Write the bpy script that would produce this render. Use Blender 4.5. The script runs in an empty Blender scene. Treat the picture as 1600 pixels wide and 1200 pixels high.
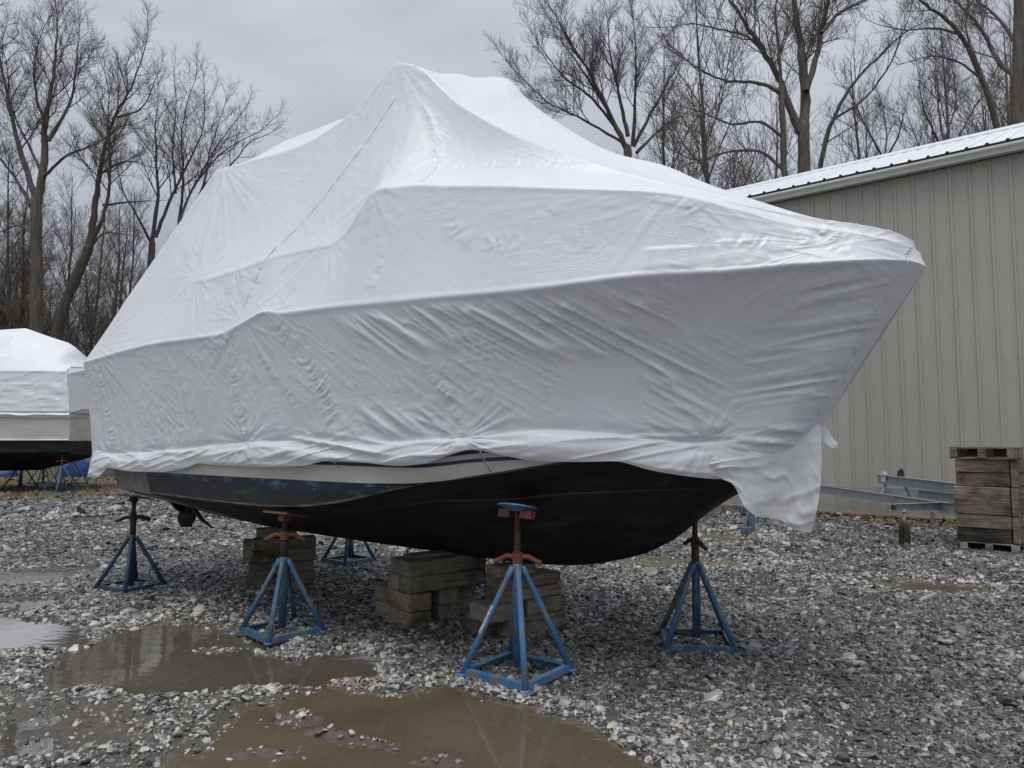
import bpy, bmesh, math, random
import numpy as np
from mathutils import Vector, Matrix

# ------------------------------------------------------------------ camera
scene = bpy.context.scene
col = scene.collection
cam_d = bpy.data.cameras.new("camera")
cam = bpy.data.objects.new("camera", cam_d)
col.objects.link(cam)
cam_d.sensor_width = 36.0
cam_d.lens = 36.0 * 1110.0 / 1600.0
cam_d.clip_start = 0.05
cam_d.clip_end = 3000
cam.location = (0, 0, 1.5)
cam.rotation_euler = (math.radians(90) + math.atan(83 / 1110.0), 0, 0)
scene.camera = cam

# ------------------------------------------------------------------ sky and sun
SUN_EL, SUN_AZ = math.radians(75), math.radians(190)      # azimuth clockwise from +Y
world = bpy.data.worlds.new("World")
scene.world = world
world.use_nodes = True
wn, wl = world.node_tree.nodes, world.node_tree.links
wn.clear()
w_out = wn.new("ShaderNodeOutputWorld")
w_bg = wn.new("ShaderNodeBackground")
w_bg.inputs["Strength"].default_value = 0.1
w_sky = wn.new("ShaderNodeTexSky")
w_sky.sky_type = 'NISHITA'
w_sky.sun_disc = False
w_sky.sun_elevation = SUN_EL
w_sky.sun_rotation = SUN_AZ
w_tc = wn.new("ShaderNodeTexCoord")
w_sep = wn.new("ShaderNodeSeparateXYZ")
wl.new(w_tc.outputs["Generated"], w_sep.inputs[0])
w_cl = wn.new("ShaderNodeClamp")
wl.new(w_sep.outputs["Z"], w_cl.inputs["Value"])
# overcast luminance rises from the horizon to the zenith: (1 + 2 sin e) / 3
w_m1 = wn.new("ShaderNodeMath"); w_m1.operation = 'MULTIPLY_ADD'
w_m1.inputs[1].default_value = 1.25; w_m1.inputs[2].default_value = 0.74
wl.new(w_cl.outputs[0], w_m1.inputs[0])
# soft cloud structure
w_map = wn.new("ShaderNodeMapping"); w_map.inputs["Scale"].default_value = (1.5, 1.5, 4.0)
wl.new(w_tc.outputs["Generated"], w_map.inputs["Vector"])
w_no = wn.new("ShaderNodeTexNoise"); w_no.inputs["Scale"].default_value = 1.6
w_no.inputs["Detail"].default_value = 6; w_no.inputs["Roughness"].default_value = 0.5
w_no.inputs["Distortion"].default_value = 0.6
wl.new(w_map.outputs[0], w_no.inputs["Vector"])
w_mr = wn.new("ShaderNodeMapRange")
w_mr.inputs["From Min"].default_value = 0.3; w_mr.inputs["From Max"].default_value = 0.7
w_mr.inputs["To Min"].default_value = 0.80; w_mr.inputs["To Max"].default_value = 1.12
wl.new(w_no.outputs["Fac"], w_mr.inputs["Value"])
w_m2 = wn.new("ShaderNodeMath"); w_m2.operation = 'MULTIPLY'
wl.new(w_m1.outputs[0], w_m2.inputs[0]); wl.new(w_mr.outputs[0], w_m2.inputs[1])
w_sc = wn.new("ShaderNodeVectorMath"); w_sc.operation = 'SCALE'
w_sc.inputs[0].default_value = (4.55, 4.80, 5.30)
wl.new(w_m2.outputs[0], w_sc.inputs["Scale"])
w_mix = wn.new("ShaderNodeMix"); w_mix.data_type = 'RGBA'
w_mix.inputs["Factor"].default_value = 0.93
wl.new(w_sky.outputs[0], w_mix.inputs["A"]); wl.new(w_sc.outputs[0], w_mix.inputs["B"])
wl.new(w_mix.outputs["Result"], w_bg.inputs["Color"])
wl.new(w_bg.outputs[0], w_out.inputs["Surface"])

sun_d = bpy.data.lights.new("sun", 'SUN')
sun_d.energy = 1.8
sun_d.angle = math.radians(38)
sun_d.color = (1.0, 0.97, 0.93)
sun = bpy.data.objects.new("sun", sun_d)
col.objects.link(sun)
sd = Vector((math.sin(SUN_AZ) * math.cos(SUN_EL), math.cos(SUN_AZ) * math.cos(SUN_EL), math.sin(SUN_EL)))
sun.rotation_euler = sd.to_track_quat('Z', 'Y').to_euler()
sun.location = (-8, -8, 30)

scene.view_settings.view_transform = 'Standard'
scene.view_settings.look = 'None'
scene.view_settings.exposure = 0.0
scene.view_settings.gamma = 1.0
scene.view_settings.use_curve_mapping = False
scene.cycles.max_bounces = 8
scene.cycles.transparent_max_bounces = 12
scene.cycles.use_denoising = True

rng = np.random.RandomState(7)
random.seed(7)

# ------------------------------------------------------------------ helpers
def smooth(a, b, x):
    t = np.clip((np.asarray(x, float) - a) / (b - a), 0, 1)
    return t * t * (3 - 2 * t)

def _h(ix, iy, seed):
    n = (ix.astype(np.int64) * 374761393 + iy.astype(np.int64) * 668265263 + seed * 974711) & 0x7fffffff
    n = ((n ^ (n >> 13)) * 1274126177) & 0x7fffffff
    n = n ^ (n >> 16)
    return (n & 0xffff) / 65535.0

def vn(x, y, seed=0):
    """value noise, 0..1"""
    x = np.asarray(x, float); y = np.asarray(y, float)
    ix = np.floor(x); iy = np.floor(y)
    fx = x - ix; fy = y - iy
    fx = fx * fx * fx * (fx * (fx * 6 - 15) + 10); fy = fy * fy * fy * (fy * (fy * 6 - 15) + 10)
    a = _h(ix, iy, seed); b = _h(ix + 1, iy, seed); c = _h(ix, iy + 1, seed); d = _h(ix + 1, iy + 1, seed)
    return (a * (1 - fx) + b * fx) * (1 - fy) + (c * (1 - fx) + d * fx) * fy

def fbm(x, y, seed=0, oct=3):
    s = 0; a = 0.5; t = 0
    for k in range(oct):
        s = s + a * vn(x * 2 ** k + 13.7 * k, y * 2 ** k - 7.1 * k, seed + k); t += a; a *= 0.5
    return s / t

def ridge(x, y, seed=0):
    return 1 - np.abs(2 * vn(x, y, seed) - 1) * 2

def seg_dist(px, py, poly, closed=False):
    """distance and arc position to a polyline"""
    best = np.full(np.shape(px), 1e9); arc = np.zeros(np.shape(px)); s0 = 0.0
    P = list(poly) + ([poly[0]] if closed else [])
    for (ax, ay), (bx, by) in zip(P[:-1], P[1:]):
        dx, dy = bx - ax, by - ay; L = math.hypot(dx, dy) + 1e-9
        t = np.clip(((px - ax) * dx + (py - ay) * dy) / (L * L), 0, 1)
        d = np.hypot(px - ax - t * dx, py - ay - t * dy)
        m = d < best
        best = np.where(m, d, best); arc = np.where(m, s0 + t * L, arc); s0 += L
    return best, arc

def in_poly(px, py, poly):
    ins = np.zeros(np.shape(px), bool); n = len(poly); j = n - 1
    for i in range(n):
        xi, yi = poly[i]; xj, yj = poly[j]
        c = ((yi > py) != (yj > py)) & (px < (xj - xi) * (py - yi) / ((yj - yi) + 1e-12) + xi)
        ins ^= c; j = i
    return ins

def mesh_np(name, V, F, smooth_shade=False):
    """V: (n,3); F: (m,k) int array or list of lists"""
    me = bpy.data.meshes.new(name)
    V = np.asarray(V, np.float32)
    if isinstance(F, np.ndarray) and F.ndim == 2:
        m, k = F.shape
        me.vertices.add(len(V)); me.vertices.foreach_set("co", V.ravel())
        me.loops.add(m * k); me.loops.foreach_set("vertex_index", F.ravel().astype(np.int32))
        me.polygons.add(m)
        me.polygons.foreach_set("loop_start", np.arange(0, m * k, k, dtype=np.int32))
        me.polygons.foreach_set("loop_total", np.full(m, k, np.int32))
        me.update(calc_edges=True)
        me.validate()
    else:
        me.from_pydata([tuple(v) for v in V], [], F); me.update()
    if smooth_shade:
        me.polygons.foreach_set("use_smooth", np.ones(len(me.polygons), bool))
    return me

def obj(name, me, m=None, parent=None, loc=(0, 0, 0), rot=(0, 0, 0), kind=None, label=None):
    o = bpy.data.objects.new(name, me)
    col.objects.link(o)
    if m is not None and len(me.materials) == 0:
        me.materials.append(m)
    o.parent = parent
    o.location = loc; o.rotation_euler = rot
    if kind: o["kind"] = kind
    if label: o["label"] = label
    return o

def tag(o, label, cat, group=None):
    o["label"] = label; o["category"] = cat
    if group: o["group"] = group
    return o

def thing(name, label, cat, loc=(0, 0, 0), rz=0.0, group=None):
    o = bpy.data.objects.new(name, None)
    o.empty_display_size = 0.2
    col.objects.link(o)
    o.location = loc; o.rotation_euler = (0, 0, rz)
    return tag(o, label, cat, group)

class MB:
    """collects simple solids into one mesh"""
    def __init__(s): s.v = []; s.f = []
    def add(s, V, F):
        n = len(s.v); s.v += [tuple(p) for p in V]; s.f += [[i + n for i in f] for f in F]; return s
    def box(s, c, d, rz=0.0, bev=0.0, M=None):
        x, y, z = [q / 2 for q in d]
        if bev <= 0:
            V = [(-x,-y,-z),(x,-y,-z),(x,y,-z),(-x,y,-z),(-x,-y,z),(x,-y,z),(x,y,z),(-x,y,z)]
            F = [[0,3,2,1],[4,5,6,7],[0,1,5,4],[1,2,6,5],[2,3,7,6],[3,0,4,7]]
        else:
            bm = bmesh.new(); bmesh.ops.create_cube(bm, size=1.0)
            for v in bm.verts: v.co = Vector((v.co.x * d[0], v.co.y * d[1], v.co.z * d[2]))
            bmesh.ops.bevel(bm, geom=bm.edges[:], offset=bev, segments=1, affect='EDGES')
            bm.verts.index_update()
            V = [v.co.copy() for v in bm.verts]; F = [[v.index for v in f.verts] for f in bm.faces]; bm.free()
        R = M if M is not None else Matrix.Rotation(rz, 3, 'Z')
        V = [R @ Vector(p) + Vector(c) for p in V]
        return s.add(V, F)
    def tube(s, pts, rad, n=8, caps=True):
        pts = [Vector(p) for p in pts]
        if not hasattr(rad, '__len__'): rad = [rad] * len(pts)
        V = []; F = []
        up = Vector((0, 0, 1))
        prev = None
        for i, p in enumerate(pts):
            t = (pts[min(i + 1, len(pts) - 1)] - pts[max(i - 1, 0)]).normalized()
            a = prev if prev is not None else (up if abs(t.z) < 0.9 else Vector((1, 0, 0)))
            u = (a - t * a.dot(t)).normalized(); w = t.cross(u); prev = u
            for k in range(n):
                th = 2 * math.pi * k / n
                V.append(p + (u * math.cos(th) + w * math.sin(th)) * rad[i])
        for i in range(len(pts) - 1):
            for k in range(n):
                a = i * n + k; b = i * n + (k + 1) % n
                F.append([a, b, b + n, a + n])
        if caps:
            F.append(list(range(n))[::-1]); F.append([len(V) - n + k for k in range(n)])
        return s.add(V, F)
    def mesh(s, name, sm=False):
        me = bpy.data.meshes.new(name); me.from_pydata(s.v, [], s.f); me.update()
        if sm: me.polygons.foreach_set("use_smooth", np.ones(len(me.polygons), bool))
        return me

def tubes(polys, sides, radii):
    """many branches into (V, F) arrays; polys: list of (n,3) arrays"""
    Vs = []; Fs = []; off = 0
    for P, R in zip(polys, radii):
        n = len(P); k = sides if np.max(R) > 0.02 else 3
        if np.max(R) > 0.09: k = 10
        T = np.gradient(P, axis=0); T /= np.linalg.norm(T, axis=1)[:, None] + 1e-9
        a = np.array([0.37, 0.81, 0.12]) if abs(T[:, 2]).mean() > 0.6 else np.array([0.05, 0.02, 1.0])
        U = np.cross(T, a); U /= np.linalg.norm(U, axis=1)[:, None] + 1e-9
        W = np.cross(T, U)
        th = np.arange(k) * 2 * np.pi / k
        ring = P[:, None, :] + (U[:, None, :] * np.cos(th)[None, :, None] + W[:, None, :] * np.sin(th)[None, :, None]) * R[:, None, None]
        Vs.append(ring.reshape(-1, 3))
        i = np.arange(n - 1)[:, None] * k; j = np.arange(k)[None, :]; j2 = (np.arange(k) + 1) % k
        f = np.stack([i + j, i + j2[None, :], i + k + j2[None, :], i + k + j], -1).reshape(-1, 4) + off
        Fs.append(f); off += n * k
    return np.concatenate(Vs), np.concatenate(Fs)

def grid_faces(nu, nv):
    i = np.arange(nu - 1)[:, None] * nv; j = np.arange(nv - 1)[None, :]
    return np.stack([i + j, i + nv + j, i + nv + j + 1, i + j + 1], -1).reshape(-1, 4)

# ------------------------------------------------------------------ materials
def mat(name):
    m = bpy.data.materials.new(name); m.use_nodes = True
    nt = m.node_tree; b = nt.nodes["Principled BSDF"]
    return m, nt, b

def N(nt, typ, **kw):
    n = nt.nodes.new(typ)
    for k, v in kw.items():
        if k in n.inputs: n.inputs[k].default_value = v
        else: setattr(n, k, v)
    return n

def ramp(nt, fac, stops):
    r = nt.nodes.new("ShaderNodeValToRGB"); nt.links.new(fac, r.inputs["Fac"])
    e = r.color_ramp.elements
    while len(e) < len(stops): e.new(0.5)
    for q, (p, c) in zip(e, stops):
        q.position = p; q.color = (c[0], c[1], c[2], 1) if hasattr(c, '__len__') else (c, c, c, 1)
    return r

def noise(nt, scale, detail=4, rough=0.5, vec=None, dist=0.0, stretch=None, coord="Object"):
    if vec is None:
        tc = nt.nodes.new("ShaderNodeTexCoord"); vec = tc.outputs[coord]
    if stretch is not None:
        mp = nt.nodes.new("ShaderNodeMapping"); mp.inputs["Scale"].default_value = stretch
        nt.links.new(vec, mp.inputs["Vector"]); vec = mp.outputs[0]
    n = N(nt, "ShaderNodeTexNoise", Scale=scale, Detail=detail, Roughness=rough, Distortion=dist)
    nt.links.new(vec, n.inputs["Vector"])
    return n

def bump(nt, b, h, strength, dist):
    bp = N(nt, "ShaderNodeBump", Strength=strength, Distance=dist)
    nt.links.new(h, bp.inputs["Height"]); nt.links.new(bp.outputs[0], b.inputs["Normal"])
    return bp

def mixc(nt, fac, a, b_):
    m = nt.nodes.new("ShaderNodeMix"); m.data_type = 'RGBA'
    for sock, v in (("Factor", fac), ("A", a), ("B", b_)):
        s = m.inputs[sock]
        if hasattr(v, 'links') or hasattr(v, 'is_linked'): nt.links.new(v, s)
        elif hasattr(v, '__len__'): s.default_value = (v[0], v[1], v[2], 1)
        else: s.default_value = v
    return m.outputs["Result"]

def noisy(name, c0, c1, scale=8, rough=0.6, bstr=0.0, bscale=40, bdist=0.01, metallic=0.0, stretch=None, detail=5, spec=0.5):
    m, nt, b = mat(name)
    n = noise(nt, scale, detail, 0.6, stretch=stretch)
    r = ramp(nt, n.outputs["Fac"], [(0.3, c0), (0.7, c1)])
    nt.links.new(r.outputs[0], b.inputs["Base Color"])
    b.inputs["Roughness"].default_value = rough
    b.inputs["Metallic"].default_value = metallic
    b.inputs["Specular IOR Level"].default_value = spec
    if bstr:
        n2 = noise(nt, bscale, 4, 0.6, stretch=stretch); bump(nt, b, n2.outputs["Fac"], bstr, bdist)
    return m

def paint(name, base, under, dirt, lo=0.55, hi=0.62, rough=0.5, scale=9, stretch=None):
    """worn paint: chips through to a rusty layer, mud stains"""
    m, nt, b = mat(name)
    n1 = noise(nt, scale, 8, 0.7, stretch=stretch)
    f = N(nt, "ShaderNodeMapRange"); f.inputs["From Min"].default_value = lo; f.inputs["From Max"].default_value = hi
    nt.links.new(n1.outputs["Fac"], f.inputs["Value"])
    n2 = noise(nt, scale * 0.4, 5, 0.6)
    c1 = ramp(nt, n2.outputs["Fac"], [(0.3, base), (0.7, [min(1, q * 1.55 + 0.01) for q in base])])
    c2 = mixc(nt, f.outputs[0], c1.outputs[0], under)
    n3 = noise(nt, scale * 0.8, 6, 0.7, stretch=(1.3, 0.8, 0.6))
    f3 = N(nt, "ShaderNodeMapRange"); f3.inputs["From Min"].default_value = 0.54; f3.inputs["From Max"].default_value = 0.75
    f3.inputs["To Max"].default_value = 0.7
    nt.links.new(n3.outputs["Fac"], f3.inputs["Value"])
    c3 = mixc(nt, f3.outputs[0], c2, dirt)
    nt.links.new(c3, b.inputs["Base Color"])
    b.inputs["Roughness"].default_value = rough
    n4 = noise(nt, 60, 3, 0.6); bump(nt, b, n4.outputs["Fac"], 0.25, 0.003)
    return m

M = {}
M['blue_a'] = paint('blue_paint_bright', (0.040, 0.130, 0.275), (0.19, 0.15, 0.12), (0.16, 0.145, 0.12), 0.525, 0.585, 0.5, 15, (1, 1, .5))
M['blue_b'] = paint('blue_paint_dull', (0.030, 0.088, 0.170), (0.19, 0.185, 0.155), (0.15, 0.135, 0.11), 0.515, 0.59, 0.5, 14, (1, 1, .5))
M['blue_c'] = paint('blue_paint_dark', (0.017, 0.042, 0.092), (0.09, 0.08, 0.07), (0.07, 0.065, 0.055), 0.55, 0.62, 0.5, 14, (1, 1, .5))
M['rust'] = noisy('rusty_steel', (0.055, 0.030, 0.020), (0.15, 0.075, 0.045), 14, 0.85, 0.6, 70, 0.004)
M['rust_dark'] = noisy('dark_rusty_steel', (0.022, 0.015, 0.013), (0.05, 0.032, 0.025), 14, 0.85, 0.6, 70, 0.004)
M['orange'] = paint('orange_paint', (0.135, 0.040, 0.022), (0.06, 0.033, 0.022), (0.085, 0.062, 0.047), 0.50, 0.58)
M['sticker'] = noisy('printed_sticker', (0.20, 0.20, 0.21), (0.62, 0.63, 0.66), 55, 0.5, stretch=(1, 1, 1.0), detail=2)

def wood(name, c0, c1, c2, ax=(0.7, 9, 9)):
    m, nt, b = mat(name)
    tc = nt.nodes.new("ShaderNodeTexCoord"); oi = nt.nodes.new("ShaderNodeObjectInfo")
    va = N(nt, "ShaderNodeVectorMath", operation='MULTIPLY_ADD')
    cb = nt.nodes.new("ShaderNodeCombineXYZ")
    for k in range(3): nt.links.new(oi.outputs["Random"], cb.inputs[k])
    nt.links.new(cb.outputs[0], va.inputs[0]); va.inputs[1].default_value = (17, 23, 31)
    nt.links.new(tc.outputs["Object"], va.inputs[2])
    n1 = noise(nt, 5, 7, 0.65, vec=va.outputs[0], stretch=ax, dist=0.6)
    r = ramp(nt, n1.outputs["Fac"], [(0.25, c0), (0.5, c1), (0.78, c2)])
    n2 = noise(nt, 3.2, 5, 0.6, vec=va.outputs[0])
    r2 = ramp(nt, n2.outputs["Fac"], [(0.34, 0.18), (0.52, 1.0)])
    mm = nt.nodes.new("ShaderNodeMix"); mm.data_type = 'RGBA'; mm.blend_type = 'MULTIPLY'; mm.inputs["Factor"].default_value = 0.8
    nt.links.new(r.outputs[0], mm.inputs["A"]); nt.links.new(r2.outputs[0], mm.inputs["B"])
    hs = N(nt, "ShaderNodeHueSaturation")
    mr = N(nt, "ShaderNodeMapRange"); mr.inputs["To Min"].default_value = 0.72; mr.inputs["To Max"].default_value = 1.2
    nt.links.new(oi.outputs["Random"], mr.inputs["Value"]); nt.links.new(mr.outputs[0], hs.inputs["Value"])
    nt.links.new(mm.outputs["Result"], hs.inputs["Color"])
    nt.links.new(hs.outputs[0], b.inputs["Base Color"])
    b.inputs["Roughness"].default_value = 0.85; b.inputs["Specular IOR Level"].default_value = 0.25
    bump(nt, b, n1.outputs["Fac"], 0.8, 0.012)
    return m
M['wood'] = wood('weathered_timber', (0.075, 0.064, 0.050), (0.235, 0.205, 0.162), (0.40, 0.355, 0.29))
M['wood_brown'] = wood('brown_weathered_timber', (0.06, 0.047, 0.034), (0.235, 0.192, 0.14), (0.39, 0.335, 0.26))
M['wood_pale'] = wood('pale_pallet_wood', (0.12, 0.11, 0.095), (0.30, 0.28, 0.25), (0.42, 0.40, 0.36))
M['wood_stain'] = wood('black_stained_timber', (0.020, 0.018, 0.015), (0.060, 0.052, 0.042), (0.22, 0.19, 0.15))
M['post'] = wood('mossy_post_wood', (0.05, 0.045, 0.026), (0.13, 0.115, 0.065), (0.19, 0.17, 0.10), ax=(9, 9, 0.7))

M['galv'] = noisy('galvanised_steel', (0.30, 0.33, 0.36), (0.46, 0.50, 0.54), 9, 0.42, 0.1, 30, 0.002, metallic=0.35)
M['black_iron'] = noisy('black_iron', (0.015, 0.013, 0.012), (0.035, 0.03, 0.027), 10, 0.6)

# shrink wrap film
def wrap_mat(name, c=(0.80, 0.81, 0.835), transl=0.06):
    m, nt, b = mat(name)
    out = nt.nodes["Material Output"]
    n0 = noise(nt, 1.6, 5, 0.6)
    r0 = ramp(nt, n0.outputs["Fac"], [(0.3, [q * 0.95 for q in c]), (0.7, c)])
    nt.links.new(r0.outputs[0], b.inputs["Base Color"])
    b.inputs["Roughness"].default_value = 0.33
    b.inputs["Specular IOR Level"].default_value = 0.5
    # crinkle that comes and goes in patches, plus short taut creases
    n1 = noise(nt, 16, 8, 0.68, dist=1.6)
    n2 = noise(nt, 2.2, 3, 0.5)
    mk = N(nt, "ShaderNodeMapRange"); mk.inputs["From Min"].default_value = 0.44; mk.inputs["From Max"].default_value = 0.66
    mk.inputs["To Min"].default_value = 0.05; mk.inputs["To Max"].default_value = 1.0
    nt.links.new(n2.outputs["Fac"], mk.inputs["Value"])
    n3 = noise(nt, 9, 3, 0.5, stretch=(0.35, 1.0, 2.6), dist=0.5)
    ab = N(nt, "ShaderNodeMath", operation='SUBTRACT'); ab.inputs[1].default_value = 0.5; nt.links.new(n3.outputs["Fac"], ab.inputs[0])
    ab2 = N(nt, "ShaderNodeMath", operation='ABSOLUTE'); nt.links.new(ab.outputs[0], ab2.inputs[0])
    cr = N(nt, "ShaderNodeMapRange"); cr.inputs["From Min"].default_value = 0.0; cr.inputs["From Max"].default_value = 0.05
    cr.inputs["To Min"].default_value = 0.18; cr.inputs["To Max"].default_value = 0.0
    nt.links.new(ab2.outputs[0], cr.inputs["Value"])
    su = N(nt, "ShaderNodeMath", operation='ADD'); nt.links.new(n1.outputs["Fac"], su.inputs[0]); nt.links.new(cr.outputs[0], su.inputs[1])
    mu = N(nt, "ShaderNodeMath", operation='MULTIPLY')
    nt.links.new(su.outputs[0], mu.inputs[0]); nt.links.new(mk.outputs[0], mu.inputs[1])
    bp = bump(nt, b, mu.outputs[0], 0.30, 0.015)
    tr = N(nt, "ShaderNodeBsdfTranslucent"); tr.inputs["Color"].default_value = (c[0], c[1], c[2], 1)
    nt.links.new(bp.outputs[0], tr.inputs["Normal"])
    ms = N(nt, "ShaderNodeMixShader"); ms.inputs[0].default_value = transl
    nt.links.new(b.outputs[0], ms.inputs[1]); nt.links.new(tr.outputs[0], ms.inputs[2])
    nt.links.new(ms.outputs[0], out.inputs["Surface"])
    return m
M['wrap'] = wrap_mat('white_shrink_film')
M['film'] = wrap_mat('loose_thin_film', (0.92, 0.925, 0.935), 0.22)
M['weld'] = noisy('weld_tape', (0.66, 0.67, 0.69), (0.82, 0.83, 0.85), 30, 0.4)
# ------------------------------------------------------------------ ground
PUDDLES = [  # outline in metres on the ground, depth
 ([(-1.50,3.30),(-1.36,3.62),(-1.50,4.10),(-1.02,4.30),(-0.38,4.30),(-0.16,4.2),(0.2,3.92),(0.48,3.66),(0.60,3.30),(0.30,3.02),(-0.5,2.95),(-1.1,3.05)], 0.078,
  'broad muddy brown puddle in front of the sticker marked stand'),
 ([(-2.92,4.80),(-2.60,4.46),(-2.11,4.40),(-1.75,4.42),(-1.40,4.55),(-0.98,4.62),(-1.05,4.90),(-1.6,5.0),(-2.17,5.0),(-2.77,5.30),(-3.1,5.15)], 0.078,
  'long puddle mirroring sky and trees behind the left gravel bank'),
 ([(-5.2,6.2),(-4.27,6.08),(-3.36,5.78),(-3.22,5.38),(-3.7,5.26),(-4.6,5.30),(-5.3,5.6)], 0.055,
  'bright sky mirroring puddle at the left edge of the yard'),
 ([(-6.4,8.3),(-5.81,8.25),(-5.0,8.35),(-4.80,7.9),(-4.86,7.45),(-5.19,7.33),(-6.2,7.5)], 0.05,
  'pale far puddle left of the stern stand'),
 ([(-5.5,6.95),(-4.78,6.80),(-4.08,6.92),(-4.0,6.65),(-4.3,6.42),(-5.2,6.5)], 0.045,
  'narrow shallow puddle between the two bright left puddles'),
 ([(2.5,11.2),(3.07,11.6),(3.9,11.2),(3.6,10.6),(3.2,10.3),(2.68,10.3)], 0.05,
  'brown puddle beyond the bow beside the blue stand foot'),
 ([(3.85,7.65),(4.4,7.62),(4.78,7.35),(4.5,7.06),(3.9,7.12)], 0.045,
  'small brown puddle on the gravel right of the boat'),
 ([(-3.4,4.34),(-3.07,4.30),(-2.56,4.27),(-2.07,3.95),(-1.94,3.62),(-2.26,3.48),(-2.6,3.48),(-3.3,3.6)], 0.050,
  'stony shallow puddle at the lower left'),
 ([(-3.24,5.66),(-2.85,5.95),(-1.99,5.66),(-1.74,5.25),(-2.36,5.16),(-2.86,5.12)], 0.046,
  'stony film of water between the stern stand and the long mirror puddle'),
 ([(1.0,8.9),(1.6,9.05),(2.6,9.1),(3.3,8.7),(2.6,8.45),(1.4,8.35)], 0.045,
  'long muddy puddle behind the bow stand'),
]
WATER_Z = -0.022

def pud_field(x, y):
    """1 deep inside a puddle, 0 outside, plus signed distance of the nearest"""
    dep = np.zeros(np.shape(x)); sdm = np.full(np.shape(x), 9.0)
    wob = (fbm(x * 3.2, y * 3.2, 41, 3) - 0.5) * 0.36
    for poly, d, _ in PUDDLES:
        xs = [p[0] for p in poly]; ys = [p[1] for p in poly]
        near = (x > min(xs) - .6) & (x < max(xs) + .6) & (y > min(ys) - .6) & (y < max(ys) + .6)
        if not np.any(near): continue
        X = x[near]; Y = y[near]
        D, _ = seg_dist(X, Y, poly, True)
        sd = np.where(in_poly(X, Y, poly), -D, D) + wob[near] - (0.10 if d > .054 else 0.04)
        dep[near] = np.maximum(dep[near], d * smooth(0.14, -0.16, sd))
        sdm[near] = np.minimum(sdm[near], sd)
    return dep, sdm

def ground_h(x, y):
    x = np.asarray(x, float); y = np.asarray(y, float)
    dep, sd = pud_field(x, y)
    h = (fbm(x * 0.7, y * 0.7, 3, 3) - 0.5) * 0.045 + (fbm(x * 4, y * 4, 9, 2) - 0.5) * 0.022 + 0.006
    # low gravel hump in front left, between the two puddles
    h = h - 0.10 * rut(x, y)
    h = h + 0.035 * np.exp(-(((x + 1.9) / 0.8) ** 2 + ((y - 3.75) / 0.45) ** 2))
    # stony islands breaking the surface of the broad puddle
    for ix, iy, sx, sy, q in ((-.78, 3.70, .30, .075, .075), (-1.12, 3.86, .16, .06, .07), (-.35, 3.56, .22, .05, .066), (-1.2, 3.42, .25, .10, .06)):
        h = h + q * np.exp(-(((x - ix) / sx) ** 2 + ((y - iy - .12 * np.sin(x * 4)) / sy) ** 2)) * (.6 + .8 * fbm(x * 7, y * 7, 96, 2))
    far = smooth(22, 32, np.hypot(x, y))
    return (h - dep) * (1 - far)

def rut(x, y):
    # two pairs of compacted wheel tracks crossing the yard
    r = np.zeros(np.shape(x))
    for c, m, w in ((3.1, -.12, .22), (4.75, -.10, .22), (8.3, -.22, .3), (10.1, -.20, .3)):
        r = np.maximum(r, np.exp(-((y - c - m * x + .25 * np.sin(x * .7)) / w) ** 2))
    return 0.13 * r * smooth(.25, .6, fbm(x * .5, y * .5, 93, 2))
def graded(lo, hi, a, b, step, grow=1.09):
    xs = list(np.arange(a, b + 1e-6, step))
    s = step; v = b
    while v < hi: s *= grow; v += s; xs.append(v)
    s = step; v = a; left = []
    while v > lo: s *= grow; v -= s; left.append(v)
    return np.array(left[::-1] + xs)
gx = graded(-400, 400, -6.5, 6.5, 0.045); gy = graded(-60, 900, 2.6, 12.0, 0.045)
GX, GY = np.meshgrid(gx, gy, indexing='ij')
GZ = ground_h(GX, GY)
GV = np.stack([GX, GY, GZ], -1).reshape(-1, 3)
gme = mesh_np('ground', GV, grid_faces(len(gx), len(gy)), True)

# zones: gravel yard, bare dirt with leaf litter, grass beyond
SH_O = np.array([7.8, 12.75]); SH_E = np.array([0.775, -0.632]); SH_N = np.array([0.632, 0.775])
def dirt_w(x, y):
    sd = (x - SH_O[0]) * SH_N[0] + (y - SH_O[1]) * SH_N[1]      # distance to the shed wall line
    t = (x - SH_O[0]) * SH_E[0] + (y - SH_O[1]) * SH_E[1]
    wob = (fbm(x * 1.1, y * 1.1, 21, 3) - 0.5)
    a = smooth(-1.15, -0.55, sd + wob * 1.1) * smooth(-11, -9, t)
    yl = 17.2 + 0.16 * (x + 10) * 2.2                            # far edge of the stone yard on the left
    b = smooth(-0.5, 0.6, y - yl + wob * 2.0) * smooth(2, -1, x)
    c = smooth(21, 24, y + wob * 2)
    return np.clip(np.maximum(np.maximum(a, b), c), 0, 1)
def grass_w(x, y):
    wob = (fbm(x * 0.5, y * 0.5, 27, 3) - 0.5)
    return smooth(-1.2, 1.5, y - 25.5 + wob * 9)
zd = dirt_w(GX, GY).ravel(); zg = grass_w(GX, GY).ravel()
dep_, sd_ = pud_field(GX, GY)
mud = np.clip(smooth(0.10, -0.02, sd_), 0, 1).ravel()
mud = np.maximum(mud, (smooth(0.54, 0.68, fbm(GX * 0.9 + 5, GY * 0.9, 77, 3) + 0.07 * smooth(.4, -1.2, GX) + rut(GX, GY)) * 0.8).ravel())
ca = gme.color_attributes.new("zone", 'FLOAT_COLOR', 'POINT')
ca.data.foreach_set("color", np.stack([zd, zg, mud, np.ones_like(zd)], -1).astype(np.float32).ravel())

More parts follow.
